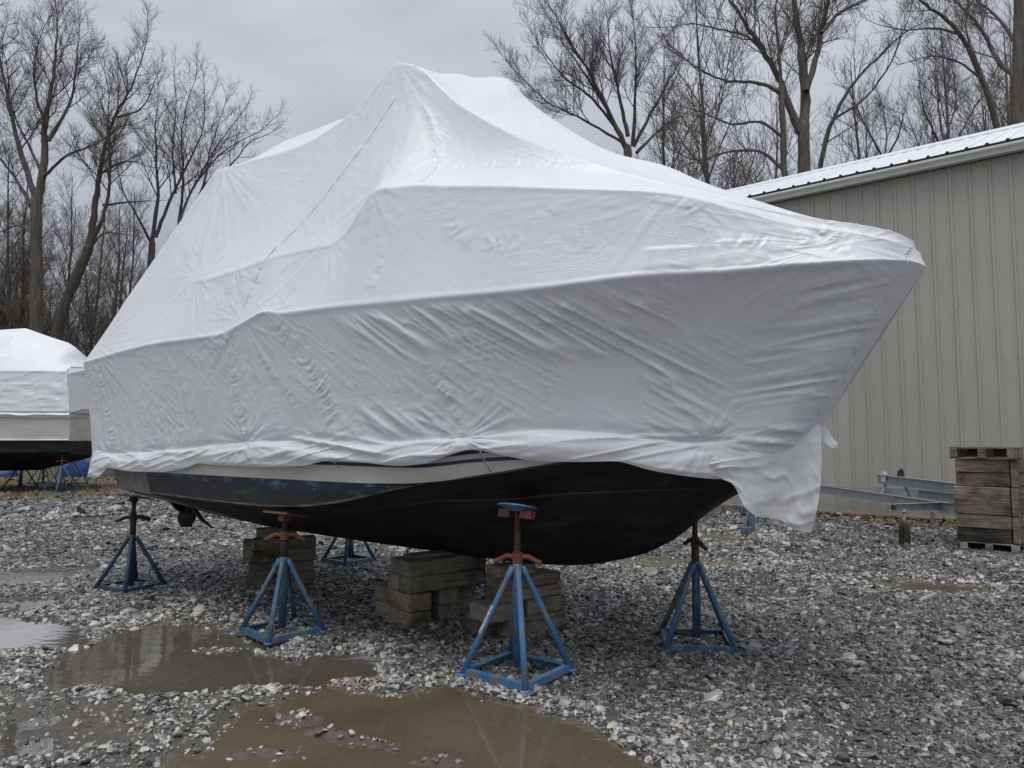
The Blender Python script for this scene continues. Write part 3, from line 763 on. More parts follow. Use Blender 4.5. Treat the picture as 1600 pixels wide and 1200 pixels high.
# ------------------------------------------------------------------ bare trees
TREE_LIMBS = [
 [
  ([(-25.35,38.00,-0.3),(-25.63,38.00,6.08),(-25.83,38.00,10.89),(-25.98,38.00,14.31)],0.376,0.282),
  ([(-25.98,38.00,14.31),(-25.79,38.13,16.00),(-25.89,38.25,18.72),(-25.82,38.38,20.46),(-25.72,38.50,21.89),(-25.80,38.63,23.67),(-25.80,38.75,25.30)],0.251,0.039),
  ([(-25.98,38.00,14.31),(-26.94,38.01,16.95),(-27.92,38.01,20.28),(-28.45,38.02,22.48),(-28.91,38.03,24.86)],0.188,0.039),
  ([(-26.31,38.00,14.14),(-27.55,38.63,15.69),(-29.07,39.26,17.29),(-30.62,39.89,18.76)],0.133,0.039),
  ([(-25.67,38.00,15.79),(-24.09,37.47,16.73),(-22.22,36.94,17.16),(-20.85,36.41,17.73)],0.094,0.024),
  ([(-25.52,38.00,17.77),(-24.79,38.59,20.23),(-24.92,39.17,23.11),(-25.23,39.76,25.03)],0.110,0.024),
  ([(-25.84,38.00,16.03),(-26.76,38.42,17.45),(-27.87,38.83,19.15),(-28.75,39.25,20.89)],0.094,0.031),
  ([(-25.73,38.00,18.60),(-26.49,38.28,20.41),(-26.90,38.55,22.77),(-26.66,38.83,24.83)],0.094,0.024),
  ([(-25.99,38.00,12.51),(-27.55,38.81,13.25),(-29.11,39.63,13.15),(-30.58,40.44,13.91)],0.071,0.024),
 ],
 [
  ([(-26.85,41.00,-0.3),(-26.63,41.00,5.59),(-26.40,41.00,7.99),(-25.74,41.00,10.24),(-24.90,41.00,12.50)],0.355,0.271),
  ([(-24.90,41.00,12.50),(-24.76,41.25,14.52),(-24.65,41.51,17.83),(-24.28,41.76,20.30),(-23.44,42.02,22.63),(-22.94,42.27,24.63),(-22.75,42.53,25.91)],0.220,0.034),
  ([(-24.74,41.00,12.85),(-24.05,40.94,14.42),(-23.73,40.89,16.87),(-23.88,40.83,19.16),(-23.97,40.77,22.19)],0.135,0.034),
  ([(-24.32,41.00,17.09),(-22.98,41.50,18.01),(-21.82,42.01,17.84)],0.085,0.025),
  ([(-23.51,41.00,20.49),(-21.80,40.38,20.74),(-20.52,39.76,22.55)],0.076,0.025),
  ([(-25.05,41.00,12.15),(-23.62,40.22,13.16),(-21.67,39.45,12.93)],0.085,0.025),
  ([(-24.11,41.00,15.14),(-23.29,41.94,15.64),(-22.01,42.87,16.04)],0.085,0.025),
 ],
 [
  ([(-22.21,44.00,-0.3),(-22.43,44.00,4.97),(-22.71,44.00,11.25),(-22.72,44.00,13.69)],0.254,0.218),
  ([(-22.72,44.00,13.69),(-22.41,43.97,17.08),(-22.76,43.93,20.89),(-22.60,43.90,23.19)],0.154,0.027),
  ([(-22.72,44.00,13.69),(-23.34,43.41,15.20),(-23.99,42.81,16.67),(-24.08,42.22,18.11)],0.091,0.027),
  ([(-22.50,44.00,14.06),(-21.28,43.93,17.26),(-20.56,43.86,18.75),(-19.67,43.79,20.83),(-19.53,43.72,23.10)],0.127,0.027),
  ([(-21.38,44.00,13.69),(-20.51,44.67,17.52),(-18.97,45.33,20.12),(-16.95,46.00,21.80)],0.109,0.027),
  ([(-21.30,44.00,16.90),(-21.55,43.89,19.91),(-21.39,43.78,22.17),(-21.39,43.67,23.66)],0.082,0.027),
  ([(-20.20,44.00,17.28),(-18.93,44.30,20.08),(-17.97,44.60,21.77),(-17.54,44.91,22.70)],0.082,0.027),
 ],
 [
  ([(-21.57,46.00,-0.3),(-21.71,46.00,7.05),(-22.01,46.00,12.87),(-22.00,46.00,15.22)],0.209,0.161),
  ([(-22.00,46.00,15.22),(-21.53,45.36,18.56),(-21.41,44.73,21.04),(-20.64,44.09,23.67)],0.114,0.028),
  ([(-22.00,46.00,15.22),(-20.78,46.55,18.19),(-20.52,47.09,21.26),(-20.02,47.64,23.99)],0.104,0.028),
  ([(-20.54,46.00,18.00),(-18.80,46.40,19.75),(-17.63,46.81,21.54),(-16.79,47.21,22.13)],0.085,0.028),
 ],
 [
  ([(6.36,38.00,-0.3),(6.41,38.00,12.32),(6.32,38.00,17.27)],0.327,0.236),
  ([(6.32,38.00,17.27),(5.38,37.43,18.93),(4.31,36.86,20.74),(3.09,36.29,22.50),(2.10,35.71,23.84)],0.164,0.027),
  ([(6.38,38.00,18.04),(5.82,38.15,21.02),(5.45,38.29,23.46),(5.39,38.44,25.14)],0.127,0.027),
  ([(6.66,38.00,17.46),(6.70,37.35,19.66),(6.67,36.69,21.60),(6.40,36.04,23.48)],0.127,0.027),
  ([(6.69,38.00,17.46),(7.77,37.79,19.49),(8.68,37.59,21.12),(9.40,37.38,22.36)],0.118,0.027),
  ([(6.07,38.00,18.04),(4.36,37.32,19.83),(2.65,36.64,20.82),(1.54,35.96,21.94)],0.109,0.027),
  ([(6.84,38.00,17.08),(8.43,38.30,18.75),(9.84,38.60,19.68)],0.100,0.027),
  ([(5.37,38.00,19.39),(3.60,36.96,21.55),(2.34,35.92,22.66)],0.082,0.027),
  ([(6.10,38.00,17.65),(3.92,38.58,19.27),(2.05,39.16,20.54),(0.31,39.74,22.55)],0.091,0.027),
 ],
 [
  ([(13.50,33.00,-0.3),(13.76,33.00,7.64),(13.94,33.00,13.86),(13.98,33.00,16.20)],0.363,0.300),
  ([(13.76,33.00,16.03),(13.25,33.04,17.56),(12.96,33.07,18.51),(12.28,33.11,19.98),(11.50,33.14,21.37),(10.63,33.18,22.77),(10.09,33.21,23.84)],0.205,0.071),
  ([(13.98,33.00,16.20),(14.30,33.52,18.48),(14.33,34.04,21.03),(14.36,34.57,23.48),(14.55,35.09,25.84)],0.268,0.142),
  ([(14.12,33.00,18.05),(14.81,33.47,19.83),(15.37,33.94,21.50),(16.02,34.41,23.57),(16.55,34.89,25.33)],0.174,0.079),
  ([(14.96,33.00,20.98),(16.07,33.30,22.24),(17.58,33.60,23.13),(18.78,33.90,23.95)],0.095,0.039),
  ([(12.40,33.00,19.66),(11.27,32.50,20.48),(9.67,32.00,20.60),(8.26,31.50,20.55),(7.20,31.00,20.09)],0.071,0.024),
  ([(14.11,33.00,19.58),(14.38,32.46,19.78),(14.88,31.91,20.14)],0.055,0.024),
 ],
 [
  ([(12.44,32.00,-0.3),(12.56,32.00,7.46),(12.64,32.00,13.17),(12.55,32.00,15.43),(12.55,32.00,17.71)],0.214,0.130),
  ([(12.55,32.00,17.71),(12.53,32.11,19.92),(12.47,32.22,21.15),(12.64,32.32,22.90)],0.100,0.038),
  ([(12.51,32.00,17.47),(11.86,31.66,17.62),(10.96,31.32,17.66),(9.61,30.98,17.58),(8.30,30.64,17.97),(7.03,30.30,18.80)],0.100,0.031),
  ([(12.49,32.00,15.43),(11.63,32.01,16.08),(10.21,32.02,16.01),(8.64,32.03,16.66),(7.54,32.04,16.91)],0.084,0.023),
  ([(12.54,32.00,13.81),(11.71,32.34,14.79),(10.38,32.67,14.98),(8.86,33.01,14.70),(7.32,33.35,15.51)],0.092,0.023),
  ([(12.61,32.00,17.63),(13.46,33.24,19.20),(14.50,34.49,20.75)],0.046,0.023),
  ([(10.48,32.00,14.70),(9.71,31.58,13.97),(8.51,31.17,13.49)],0.046,0.015),
 ],
 [
  ([(15.19,36.00,-0.3),(15.66,36.00,9.97),(16.01,36.00,15.35),(16.26,36.00,16.44),(16.62,36.00,17.72)],0.155,0.121),
  ([(16.62,36.00,17.72),(17.81,36.09,19.88),(19.35,36.18,21.51),(20.90,36.27,22.97),(22.62,36.37,23.87)],0.112,0.026),
  ([(16.72,36.00,17.99),(18.20,35.50,18.94),(19.22,35.01,20.32),(20.12,34.51,22.73)],0.078,0.026),
  ([(16.33,36.00,16.80),(16.98,34.92,17.05),(17.66,33.85,17.44)],0.052,0.017),
 ],
 [
  ([(24.30,35.00,-0.3),(24.66,35.00,9.73),(24.62,35.00,17.18),(24.17,35.00,19.23),(23.44,35.00,21.40)],0.201,0.142),
  ([(23.44,35.00,21.40),(22.05,34.37,22.38),(20.35,33.75,23.05),(19.18,33.12,23.43)],0.126,0.050),
  ([(22.95,35.00,22.12),(21.82,35.13,22.51),(20.31,35.25,22.49),(19.16,35.38,22.80)],0.075,0.025),
  ([(23.97,35.00,19.77),(22.55,34.75,20.54),(21.20,34.51,20.67),(20.02,34.26,20.27)],0.067,0.025),
  ([(23.75,35.00,20.67),(23.33,35.03,22.32),(23.60,35.06,23.98)],0.067,0.025),
 ],
 [
  ([(21.33,30.00,-0.3),(21.79,30.00,8.56),(22.06,30.00,15.17),(22.18,30.00,17.93),(22.45,30.00,20.74),(22.62,30.00,22.63)],0.330,0.244),
  ([(21.99,30.00,17.16),(21.65,30.55,18.39),(21.33,31.09,20.14),(20.58,31.64,21.79),(20.25,32.18,22.98)],0.122,0.043),
  ([(22.11,30.00,18.71),(22.04,30.76,20.26),(21.68,31.52,21.55),(21.12,32.28,22.88)],0.086,0.029),
  ([(21.26,30.00,18.09),(20.90,31.00,18.96),(20.49,31.99,20.18)],0.050,0.022),
  ([(22.14,30.00,16.39),(21.62,30.43,16.45),(21.03,30.85,17.13)],0.043,0.014),
 ],
 [
  ([(20.84,40.00,-0.3),(21.46,40.00,12.89),(21.55,40.00,17.49)],0.172,0.124),
  ([(21.55,40.00,17.49),(20.74,39.87,18.85),(19.95,39.73,20.41),(19.34,39.60,21.56)],0.077,0.019),
  ([(21.55,40.00,17.49),(22.37,41.20,19.85),(22.77,42.39,22.11)],0.077,0.019),
  ([(21.59,40.00,17.49),(21.84,39.02,18.48),(21.74,38.05,19.61)],0.077,0.019),
 ],
 [
  ([(25.07,42.00,-0.3),(25.81,42.00,13.46),(26.29,42.00,19.35)],0.151,0.101),
  ([(26.29,42.00,19.35),(26.29,42.37,21.45),(26.52,42.75,23.82),(26.51,43.12,25.79)],0.080,0.020),
  ([(26.20,42.00,18.93),(25.14,41.24,19.87),(24.15,40.49,21.18),(23.57,39.73,22.45)],0.080,0.020),
  ([(26.32,42.00,19.57),(27.03,41.85,21.85),(26.83,41.70,23.91)],0.070,0.020),
 ],
]

def bark(name, c0, c1):
    return noisy(name, c0, c1, 3.0, 0.9, 0.6, 9, 0.05, stretch=(2.5, 2.5, 0.5))
M['bark'] = bark('grey_brown_bark', (0.062, 0.052, 0.043), (0.150, 0.127, 0.106))
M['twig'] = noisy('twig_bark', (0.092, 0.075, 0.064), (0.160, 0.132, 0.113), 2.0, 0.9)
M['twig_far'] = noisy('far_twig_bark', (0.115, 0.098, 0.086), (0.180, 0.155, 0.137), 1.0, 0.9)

def spline(P, n):
    P = np.asarray(P, float); L = np.concatenate([[0], np.cumsum(np.linalg.norm(np.diff(P, axis=0), axis=1))])
    m = np.gradient(P, L, axis=0) if len(P) > 2 else np.repeat((P[1:] - P[:1]) / L[-1], 2, 0)
    q = np.linspace(0, L[-1], n); i = np.clip(np.searchsorted(L, q, 'right') - 1, 0, len(L) - 2)
    h = (L[i + 1] - L[i])[:, None]; t = ((q - L[i]) / (L[i + 1] - L[i]))[:, None]
    return (2*t**3-3*t**2+1)*P[i] + (t**3-2*t**2+t)*h*m[i] + (-2*t**3+3*t**2)*P[i+1] + (t**3-t**2)*h*m[i+1], L[-1]

def grow(out, P0, d0, L, r, lev, R, rmin, dens, maxlev, upw):
    n = 6 if lev < 2 else (4 if lev < 3 else 3)
    P = [P0]; d = d0 / np.linalg.norm(d0); wv = R.normal(0, 0.16, 3)
    for k in range(n - 1):
        d = d + R.normal(0, 0.12, 3) + wv * 0.22 + np.array([0, 0, upw * 0.10]); d /= np.linalg.norm(d)
        P.append(P[-1] + d * L / (n - 1))
    P = np.array(P); rr = np.linspace(r, max(rmin * 0.7, r * 0.30), n)
    out.append((P, rr))
    if lev >= maxlev: return
    kids(out, P, rr, L, lev, R, rmin, dens, maxlev, upw, 0.22)

def kids(out, P, rr, L, lev, R, rmin, dens, maxlev, upw, start):
    cnt = max(2, int(dens * L * (1.6, 2.6, 3.9, 5.2, 6)[min(lev, 4)]))
    for c in range(cnt):
        f = start + (1 - start) * ((c + R.rand()) / cnt)
        k = min(f * (len(P) - 1), len(P) - 1.001); i = int(k); t = k - i
        p = P[i] * (1 - t) + P[i + 1] * t; ax = P[i + 1] - P[i]; ax /= np.linalg.norm(ax) + 1e-9
        rad = (rr[i] * (1 - t) + rr[i + 1] * t)
        s = R.normal(0, 1, 3); s -= ax * s.dot(ax); s /= np.linalg.norm(s) + 1e-9
        ang = R.uniform(0.45, 1.05)
        d = ax * math.cos(ang) + s * math.sin(ang) + np.array([0, 0, 0.18 * upw])
        l = L * R.uniform(0.30, 0.62) * (1.15 - 0.5 * f)
        l = max(l, 0.40)
        grow(out, p, d, l, max(rmin, min(rad * 0.55, l * 0.017)), lev + 1, R, rmin, dens, maxlev, upw)

def tree_from_limbs(limbs, seed, label, group=None, rmin=0.0062, dens=0.85, maxlev=4, extra=0.0):
    R = np.random.RandomState(seed)
    x0, y0, _ = limbs[0][0][0]
    t = thing('bare_tree', label, 'tree', (x0, y0, 0), 0, group)
    trunk = []; crown = []
    for i, (pts, r0, r1) in enumerate(limbs):
        P = np.asarray(pts, float) - np.array([x0, y0, 0])
        n = max(8, int(len(pts) * 4)); Q, L = spline(P, n)
        jit = R.normal(0, 1, Q.shape) * min(0.03, r0 * 0.15); jit[0] = 0
        Q = Q + jit
        rr = np.linspace(r0, r1, n) * (np.linspace(.98, .98, n) if i == 0 else np.linspace(.96, .72, n)) * (1 + 0.05 * R.normal(0, 1, n))
        if i == 0:
            rr[0] *= 1.35
            e_ = Q[-1] - Q[-2]; e_ /= np.linalg.norm(e_)
            Q = np.concatenate([Q, [Q[-1] + e_ * r1 * .8, Q[-1] + e_ * r1 * 1.5]]); rr = np.concatenate([rr, [r1 * .7, r1 * .08]])
        (trunk if i == 0 else crown).append((Q, rr))
        Lc = min(L, 9.0)
        if i > 0:
            kids(crown, Q, rr, Lc * 0.62, 1, R, rmin, dens * 1.5, maxlev, 1.0, 0.28)
            grow(crown, Q[-1], Q[-1] - Q[-3], Lc * .28, r1, 2, R, rmin, dens * 1.4, maxlev, 1.0)
        else:
            m = int(n * 0.45)
            kids(crown, Q[m:n], rr[m:n], Lc * 0.40, 2, R, rmin, dens * 0.7, maxlev, 0.6, 0.1)
    V, F = tubes([p for p, _ in trunk], 8, [r for _, r in trunk])
    obj('trunk', mesh_np('trunk', V, F, True), M['bark'], t)
    big = [(p, r) for p, r in crown if r[0] > 0.035]; thin = [(p, r) for p, r in crown if r[0] <= 0.035]
    for p, r in big:
        if r[0] > 0.06 and len(p) > 6:
            V, F = tubes([p], 7, [r]); obj('limb', mesh_np('limb', V, F, True), M['bark'], t)
        else: thin.append((p, r))
    if thin:
        V, F = tubes([p for p, _ in thin], 3, [r for _, r in thin])
        obj('crown', mesh_np('crown', V, F, False), M['twig'], t)
    return t

TLAB = ['tall bare tree rising left of the leaning trunk behind the far wrapped boat',
        'bare tree with a dark trunk leaning right, behind the far wrapped boat',
        'bare tree with spreading upright stems just behind the stern of the big wrapped boat',
        'slender bare tree reaching right over the stern cover of the big wrapped boat',
        'bushy bare tree with many stems fanning from one base behind the foredeck cover',
        'thick trunked bare tree forking into three big limbs behind the shed roof',
        'bare tree with long limbs reaching left, beside the thick forked trunk',
        'slim bare tree arching to the right behind the shed roof',
        'bare tree with a trunk leaning left near the right edge, behind the shed',
        'thickest bare trunk at the right edge behind the shed roof',
        'small twiggy bare tree low behind the middle of the shed roof',
        'small upright bare tree with thin stems between the arching and the leaning trunks']
for i, limbs in enumerate(TREE_LIMBS):
    big = i in (0, 1, 5, 6, 8, 9)
    tree_from_limbs(limbs, 100 + i, TLAB[i], 'bare trees around the yard', dens=1.02 if big else (0.78 if i in (2, 3) else (0.62 if i == 7 else 1.12)), maxlev=4)

# woodland behind: a few different young trees, copied
def wood_tree(seed, h, label, group):
    R = np.random.RandomState(seed)
    t = thing('woodland_tree', label, 'tree', (0, 0, 0), 0, group)
    n = 9; lean = R.normal(0, 0.05, 2)
    P = np.array([[lean[0] * z + R.normal(0, .05), lean[1] * z + R.normal(0, .05), z] for z in np.linspace(-0.2, h, n)])
    r0 = h * 0.0095; rr = np.linspace(r0, 0.02, n)
    V, F = tubes([P], 7, [rr]); obj('trunk', mesh_np('trunk', V, F, True), M['bark'], t)
    out = []
    kids(out, P, rr, h * 0.50, 1, R, 0.008, 0.90, 4, 1.2, 0.12)
    V, F = tubes([p for p, _ in out], 4, [r for _, r in out])
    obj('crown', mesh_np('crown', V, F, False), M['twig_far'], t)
    return t
def copy_thing(src, loc, rz, sc=1.0, label=None, cat=None):
    r = src.copy(); col.objects.link(r); r.location = loc; r.rotation_euler = (0, 0, rz); r.scale = (sc, sc, sc)
    if label: r["label"] = label
    for ch in list(src.children):
        c = ch.copy(); col.objects.link(c); c.parent = r
        for g in ch.children:
            q = g.copy(); col.objects.link(q); q.parent = c
    return r
WLAB = 'thin bare woodland tree in the tangled thicket left of the big boat'
WLAB2 = 'thin bare woodland tree rising behind the shed and the foredeck cover'
protos = [wood_tree(300 + k, h, WLAB, 'woodland trees behind the yard') for k, h in enumerate((17, 14, 19, 12, 9))]
spots = []
R = np.random.RandomState(5)
for k in range(128):                     # left thicket
    y = R.uniform(43, 74); x = y * R.uniform(-0.86, -0.20); spots.append((x, y))
for k in range(74):                     # behind the shed
    y = R.uniform(42, 62); x = y * R.uniform(-0.12, 0.86); spots.append((x, y))
for k, (x, y) in enumerate(spots):
    sc = R.uniform(0.75, 1.15) * (1.0 if x < -0.2 * y else 1.0)
    if -0.34 < x / y < -0.19: sc *= 0.62
    if -0.19 < x / y < 0.06: sc *= 0.45
    if x / y >= 0.06: sc *= R.uniform(1.3, 1.75) if x / y > .3 else R.uniform(1.15, 1.5)
    if k < len(protos):
        protos[k].location = (x, y, 0); protos[k].scale = (sc, sc, sc); continue
    q = copy_thing(protos[k % 5], (x, y, 0), R.uniform(0, 6.28), sc, WLAB if k < 128 else WLAB2)
    if k >= 128: q['group'] = 'woodland trees behind the shed'

def brush():
    R = np.random.RandomState(11); out = []
    for k in range(520):
        y = R.uniform(40, 66); x = y * R.uniform(-0.9, 0.05) if R.rand() < .75 else y * R.uniform(0.0, .9)
        h = R.uniform(1.2, 4.2)
        for s in range(5):
            d = np.array([R.normal(0, .35), R.normal(0, .35), 1.0])
            p0 = np.array([x + R.normal(0, .5), y + R.normal(0, .5), -0.1])
            grow(out, p0, d, h, 0.022, 2, R, 0.011, 0.50, 3, 0.6)
    V, F = tubes([p for p, _ in out], 3, [r for _, r in out])
    return mesh_np('undergrowth', V, F)
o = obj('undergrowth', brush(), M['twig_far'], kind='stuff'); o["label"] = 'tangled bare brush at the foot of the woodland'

def far_woods():
    R = np.random.RandomState(12); out = []
    for k in range(900):
        y = R.uniform(80, 120); x = y * R.uniform(-0.95, 0.95); h = R.uniform(8, 13)
        P = np.array([[x + R.normal(0, .25), y, z] for z in np.linspace(-.2, h, 5)])
        out.append((P, np.linspace(.16, .03, 5)))
        for s in range(9):
            f = R.uniform(.15, .95); p = P[0] + (P[-1] - P[0]) * f
            out.append((np.array([p, p + [R.normal(0, 1.6), R.normal(0, 1), R.uniform(.8, 3)], p + [R.normal(0, 2.6), R.normal(0, 1), R.uniform(2, 4.5)]]), np.array([.05, .035, .02])))
    V, F = tubes([p for p, _ in out], 3, [r for _, r in out])
    return mesh_np('distant_woods', V, F)
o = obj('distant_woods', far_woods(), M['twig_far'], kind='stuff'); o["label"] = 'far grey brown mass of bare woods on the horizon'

# ------------------------------------------------------------------ the big wrapped boat
B_LOC = (-0.553, 6.07, 0); B_RZ = math.radians(-35.8)

def pchip(xs, ys, x):
    xs = np.asarray(xs, float); ys = np.asarray(ys, float)
    h = np.diff(xs); d = np.diff(ys) / h; m = np.zeros(len(xs))
    m[0] = d[0]; m[-1] = d[-1]
    for i in range(1, len(xs) - 1):
        if d[i - 1] * d[i] > 0:
            w1 = 2 * h[i] + h[i - 1]; w2 = h[i] + 2 * h[i - 1]
            m[i] = (w1 + w2) / (w1 / d[i - 1] + w2 / d[i])
    i = np.clip(np.searchsorted(xs, x, 'right') - 1, 0, len(xs) - 2)
    t = (x - xs[i]) / h[i]; H = h[i]
    return (2*t**3-3*t**2+1)*ys[i] + (t**3-2*t**2+t)*H*m[i] + (-2*t**3+3*t**2)*ys[i+1] + (t**3-t**2)*H*m[i+1]

S0, S1 = -3.79, 3.52
# every row: (s, x, y, z); starboard is -y, bow is +x
R_HEM = [(-3.79,-3.74,-1.235,1.10),(-3.52,-3.5,-1.25,1.10),(-3.26,-3.26,-1.25,1.20),(-2.88,-2.88,-1.25,1.18),(-2.3,-2.3,-1.25,1.19),(-1.88,-1.88,-1.25,1.24),(-1.69,-1.69,-1.25,1.28),(-1.36,-1.36,-1.25,1.27),(-.88,-.88,-1.25,1.27),(-.33,-.33,-1.25,1.29),(.02,.02,-1.25,1.335),(.27,.27,-1.23,1.33),(.6,.6,-1.205,1.31),(.8,.8,-1.17,1.325),(.99,.99,-1.13,1.38),(1.16,1.16,-1.09,1.42),(1.38,1.36,-1.03,1.385),(1.66,1.56,-.955,1.355),(2.0,1.77,-.86,1.35),(2.3,1.98,-.75,1.355),(2.55,2.18,-.64,1.30),(2.75,2.37,-.52,1.265),(2.95,2.50,-.40,1.25),(3.2,2.64,-.24,1.26),(3.45,2.74,-.10,1.29),(3.52,2.78,0,1.32)]
R_CIN = [(-3.79,-3.70,-1.215,1.33),(-2.35,-2.35,-1.235,1.37),(-1.08,-1.08,-1.24,1.46),(-.15,-.15,-1.235,1.48),(.47,.47,-1.195,1.47),(1.06,1.06,-1.09,1.49),(1.65,1.55,-.94,1.54),(2.0,1.77,-.84,1.535),(2.45,2.11,-.67,1.50),(2.85,2.46,-.45,1.47),(3.2,2.76,-.27,1.54),(3.45,2.97,-.10,1.60),(3.52,3.04,0,1.62)]
R_GUN = [(-3.79,-3.79,-1.30,2.26),(-2.25,-2.25,-1.32,2.345),(-1.32,-1.32,-1.325,2.335),(-1.0,-1.0,-1.33,2.40),(-.70,-.70,-1.34,2.455),(-.5,-.5,-1.33,2.43),(-.06,-.06,-1.32,2.42),(.79,.79,-1.29,2.39),(1.53,1.53,-1.17,2.38),(2.25,2.25,-.93,2.42),(2.65,2.65,-.73,2.43),(3.04,3.03,-.52,2.46),(3.25,3.26,-.40,2.468),(3.38,3.41,-.29,2.475),(3.46,3.515,-.17,2.475),(3.50,3.565,-.08,2.47),(3.52,3.585,0,2.465)]
R_COA = [(-3.79,-3.42,-1.08,2.90),(-2.8,-2.64,-1.08,2.93),(-2.10,-2.02,-1.10,2.91),(-1.85,-1.83,-1.135,2.895),(-.77,-.77,-1.14,2.945),(-.2,-.2,-1.13,2.94),(-.04,-.04,-1.12,3.00),(.28,.28,-1.10,3.275),(.5,.5,-1.10,3.255),(1.04,1.04,-1.08,3.158),(1.85,1.85,-.945,3.006),(2.38,2.38,-.75,2.92),(2.70,2.70,-.58,2.81),(3.02,3.02,-.40,2.70),(3.28,3.28,-.30,2.64),(3.42,3.45,-.22,2.585),(3.48,3.52,-.12,2.565),(3.52,3.555,0,2.555)]
R_SHO = [(-3.79,-2.62,-.62,4.22),(-2.6,-2.2,-.62,4.20),(-1.5,-1.3,-.62,4.16),(-.75,-.6,-.61,4.28),(-.35,-.25,-.58,4.50),(-.08,-.09,-.55,4.60),(.15,.10,-.53,4.52),(.6,.55,-.55,4.08),(1.06,1.06,-.59,3.70),(1.5,1.5,-.60,3.44),(1.93,1.93,-.55,3.23),(2.3,2.3,-.48,3.07),(2.64,2.64,-.38,2.94),(3.06,3.06,-.25,2.775),(3.30,3.29,-.18,2.715),(3.44,3.45,-.11,2.66),(3.52,3.525,0,2.625)]
R_CEN = [(-3.79,-2.64,0,4.62),(-2.6,-2.3,0,4.68),(-1.5,-1.5,0,4.68),(-.7,-.8,0,4.63),(0,0,0,4.70),(.35,.3,0,4.585),(.62,.62,0,4.48),(.85,.85,0,4.22),(1.12,1.12,0,3.97),(1.62,1.62,0,3.60),(2.02,2.02,0,3.41),(2.3,2.3,0,3.23),(2.64,2.64,0,3.04),(3.06,3.06,0,2.83),(3.34,3.35,0,2.73),(3.46,3.46,0,2.67),(3.52,3.505,0,2.64)]
ROWS = [R_HEM, R_CIN, R_GUN, R_COA, R_SHO, R_CEN]
BETWEEN = [22, 100, 54, 90, 40]

CRINKLES = [
 ([(-0.64,2.42),(-0.31,2.13),(-0.08,1.83),(0.07,1.47)],0.070,1.00),
 ([(-1.19,2.20),(-1.14,1.87),(-1.07,1.67),(-0.99,1.46)],0.060,0.90),
 ([(-0.89,2.22),(-0.61,1.95),(-0.36,1.73)],0.035,0.80),
 ([(0.87,1.96),(1.00,1.75),(1.10,1.55)],0.050,0.90),
 ([(-3.47,2.28),(-3.35,1.77),(-3.24,1.36)],0.070,0.70),
 ([(-2.10,2.19),(-1.91,1.90),(-1.71,1.56)],0.050,0.60),
 ([(-2.59,1.82),(-2.26,1.57),(-1.83,1.46)],0.050,0.50),
 ([(-1.04,2.38),(-1.25,2.27),(-1.39,2.26)],0.050,1.00),
 ([(2.51,1.84),(2.60,1.74),(2.63,1.65)],0.050,0.60),
 ([(3.03,2.01),(3.04,1.83),(3.00,1.72)],0.040,0.50),
 ([(1.07,1.87),(1.25,1.75),(1.42,1.67)],0.090,0.50),
 ([(-1.88,2.26),(-1.67,2.14),(-1.43,2.15)],0.050,0.80),
 ([(1.70,2.31),(2.09,2.25),(2.26,2.23)],0.060,0.40),
 ([(-0.09,4.09),(-0.19,3.89),(-0.37,3.65),(-0.56,3.42),(-0.76,3.19),(-0.96,3.02)],0.040,0.70),
 ([(-0.99,3.01),(-1.03,2.80),(-1.07,2.55)],0.080,0.75),
 ([(-1.09,2.95),(-1.31,2.84),(-1.49,2.69)],0.060,0.80),
 ([(0.27,4.09),(0.38,3.91),(0.48,3.69),(0.59,3.50)],0.030,0.50),
 ([(0.20,3.47),(0.52,3.46),(0.80,3.45),(1.16,3.40),(1.66,3.32),(1.98,3.26)],0.030,0.50),
 ([(0.47,2.87),(0.46,2.71),(0.42,2.55)],0.035,0.60),
 ([(0.99,3.04),(1.01,2.88),(1.11,2.78),(1.30,2.72),(1.48,2.70)],0.050,0.80),
 ([(1.57,2.79),(1.70,2.86),(1.74,2.89)],0.050,0.50),
 ([(0.46,3.36),(0.27,3.52),(0.14,3.38)],0.060,0.40),
 ([(-0.06,3.02),(0.14,3.09),(0.34,3.29)],0.040,0.30),
 ([(2.55,2.60),(2.69,2.63),(2.91,2.58),(3.11,2.66),(3.23,2.56)],0.050,0.90),
 ([(2.31,2.95),(2.45,2.86),(2.52,2.79)],0.070,0.60),
 ([(1.74,2.64),(1.86,2.69),(1.98,2.70)],0.080,0.40),
 ([(-0.67,2.97),(-0.51,2.99),(-0.21,3.02)],0.050,0.40),
 ([(-0.66,2.75),(-0.35,2.69),(-0.06,2.73)],0.100,0.30),
 ([(-2.39,3.23),(-2.08,3.54),(-1.69,3.89)],0.100,0.25),
 ([(-1.48,3.49),(-1.21,3.61),(-0.78,3.85)],0.030,0.25),
]


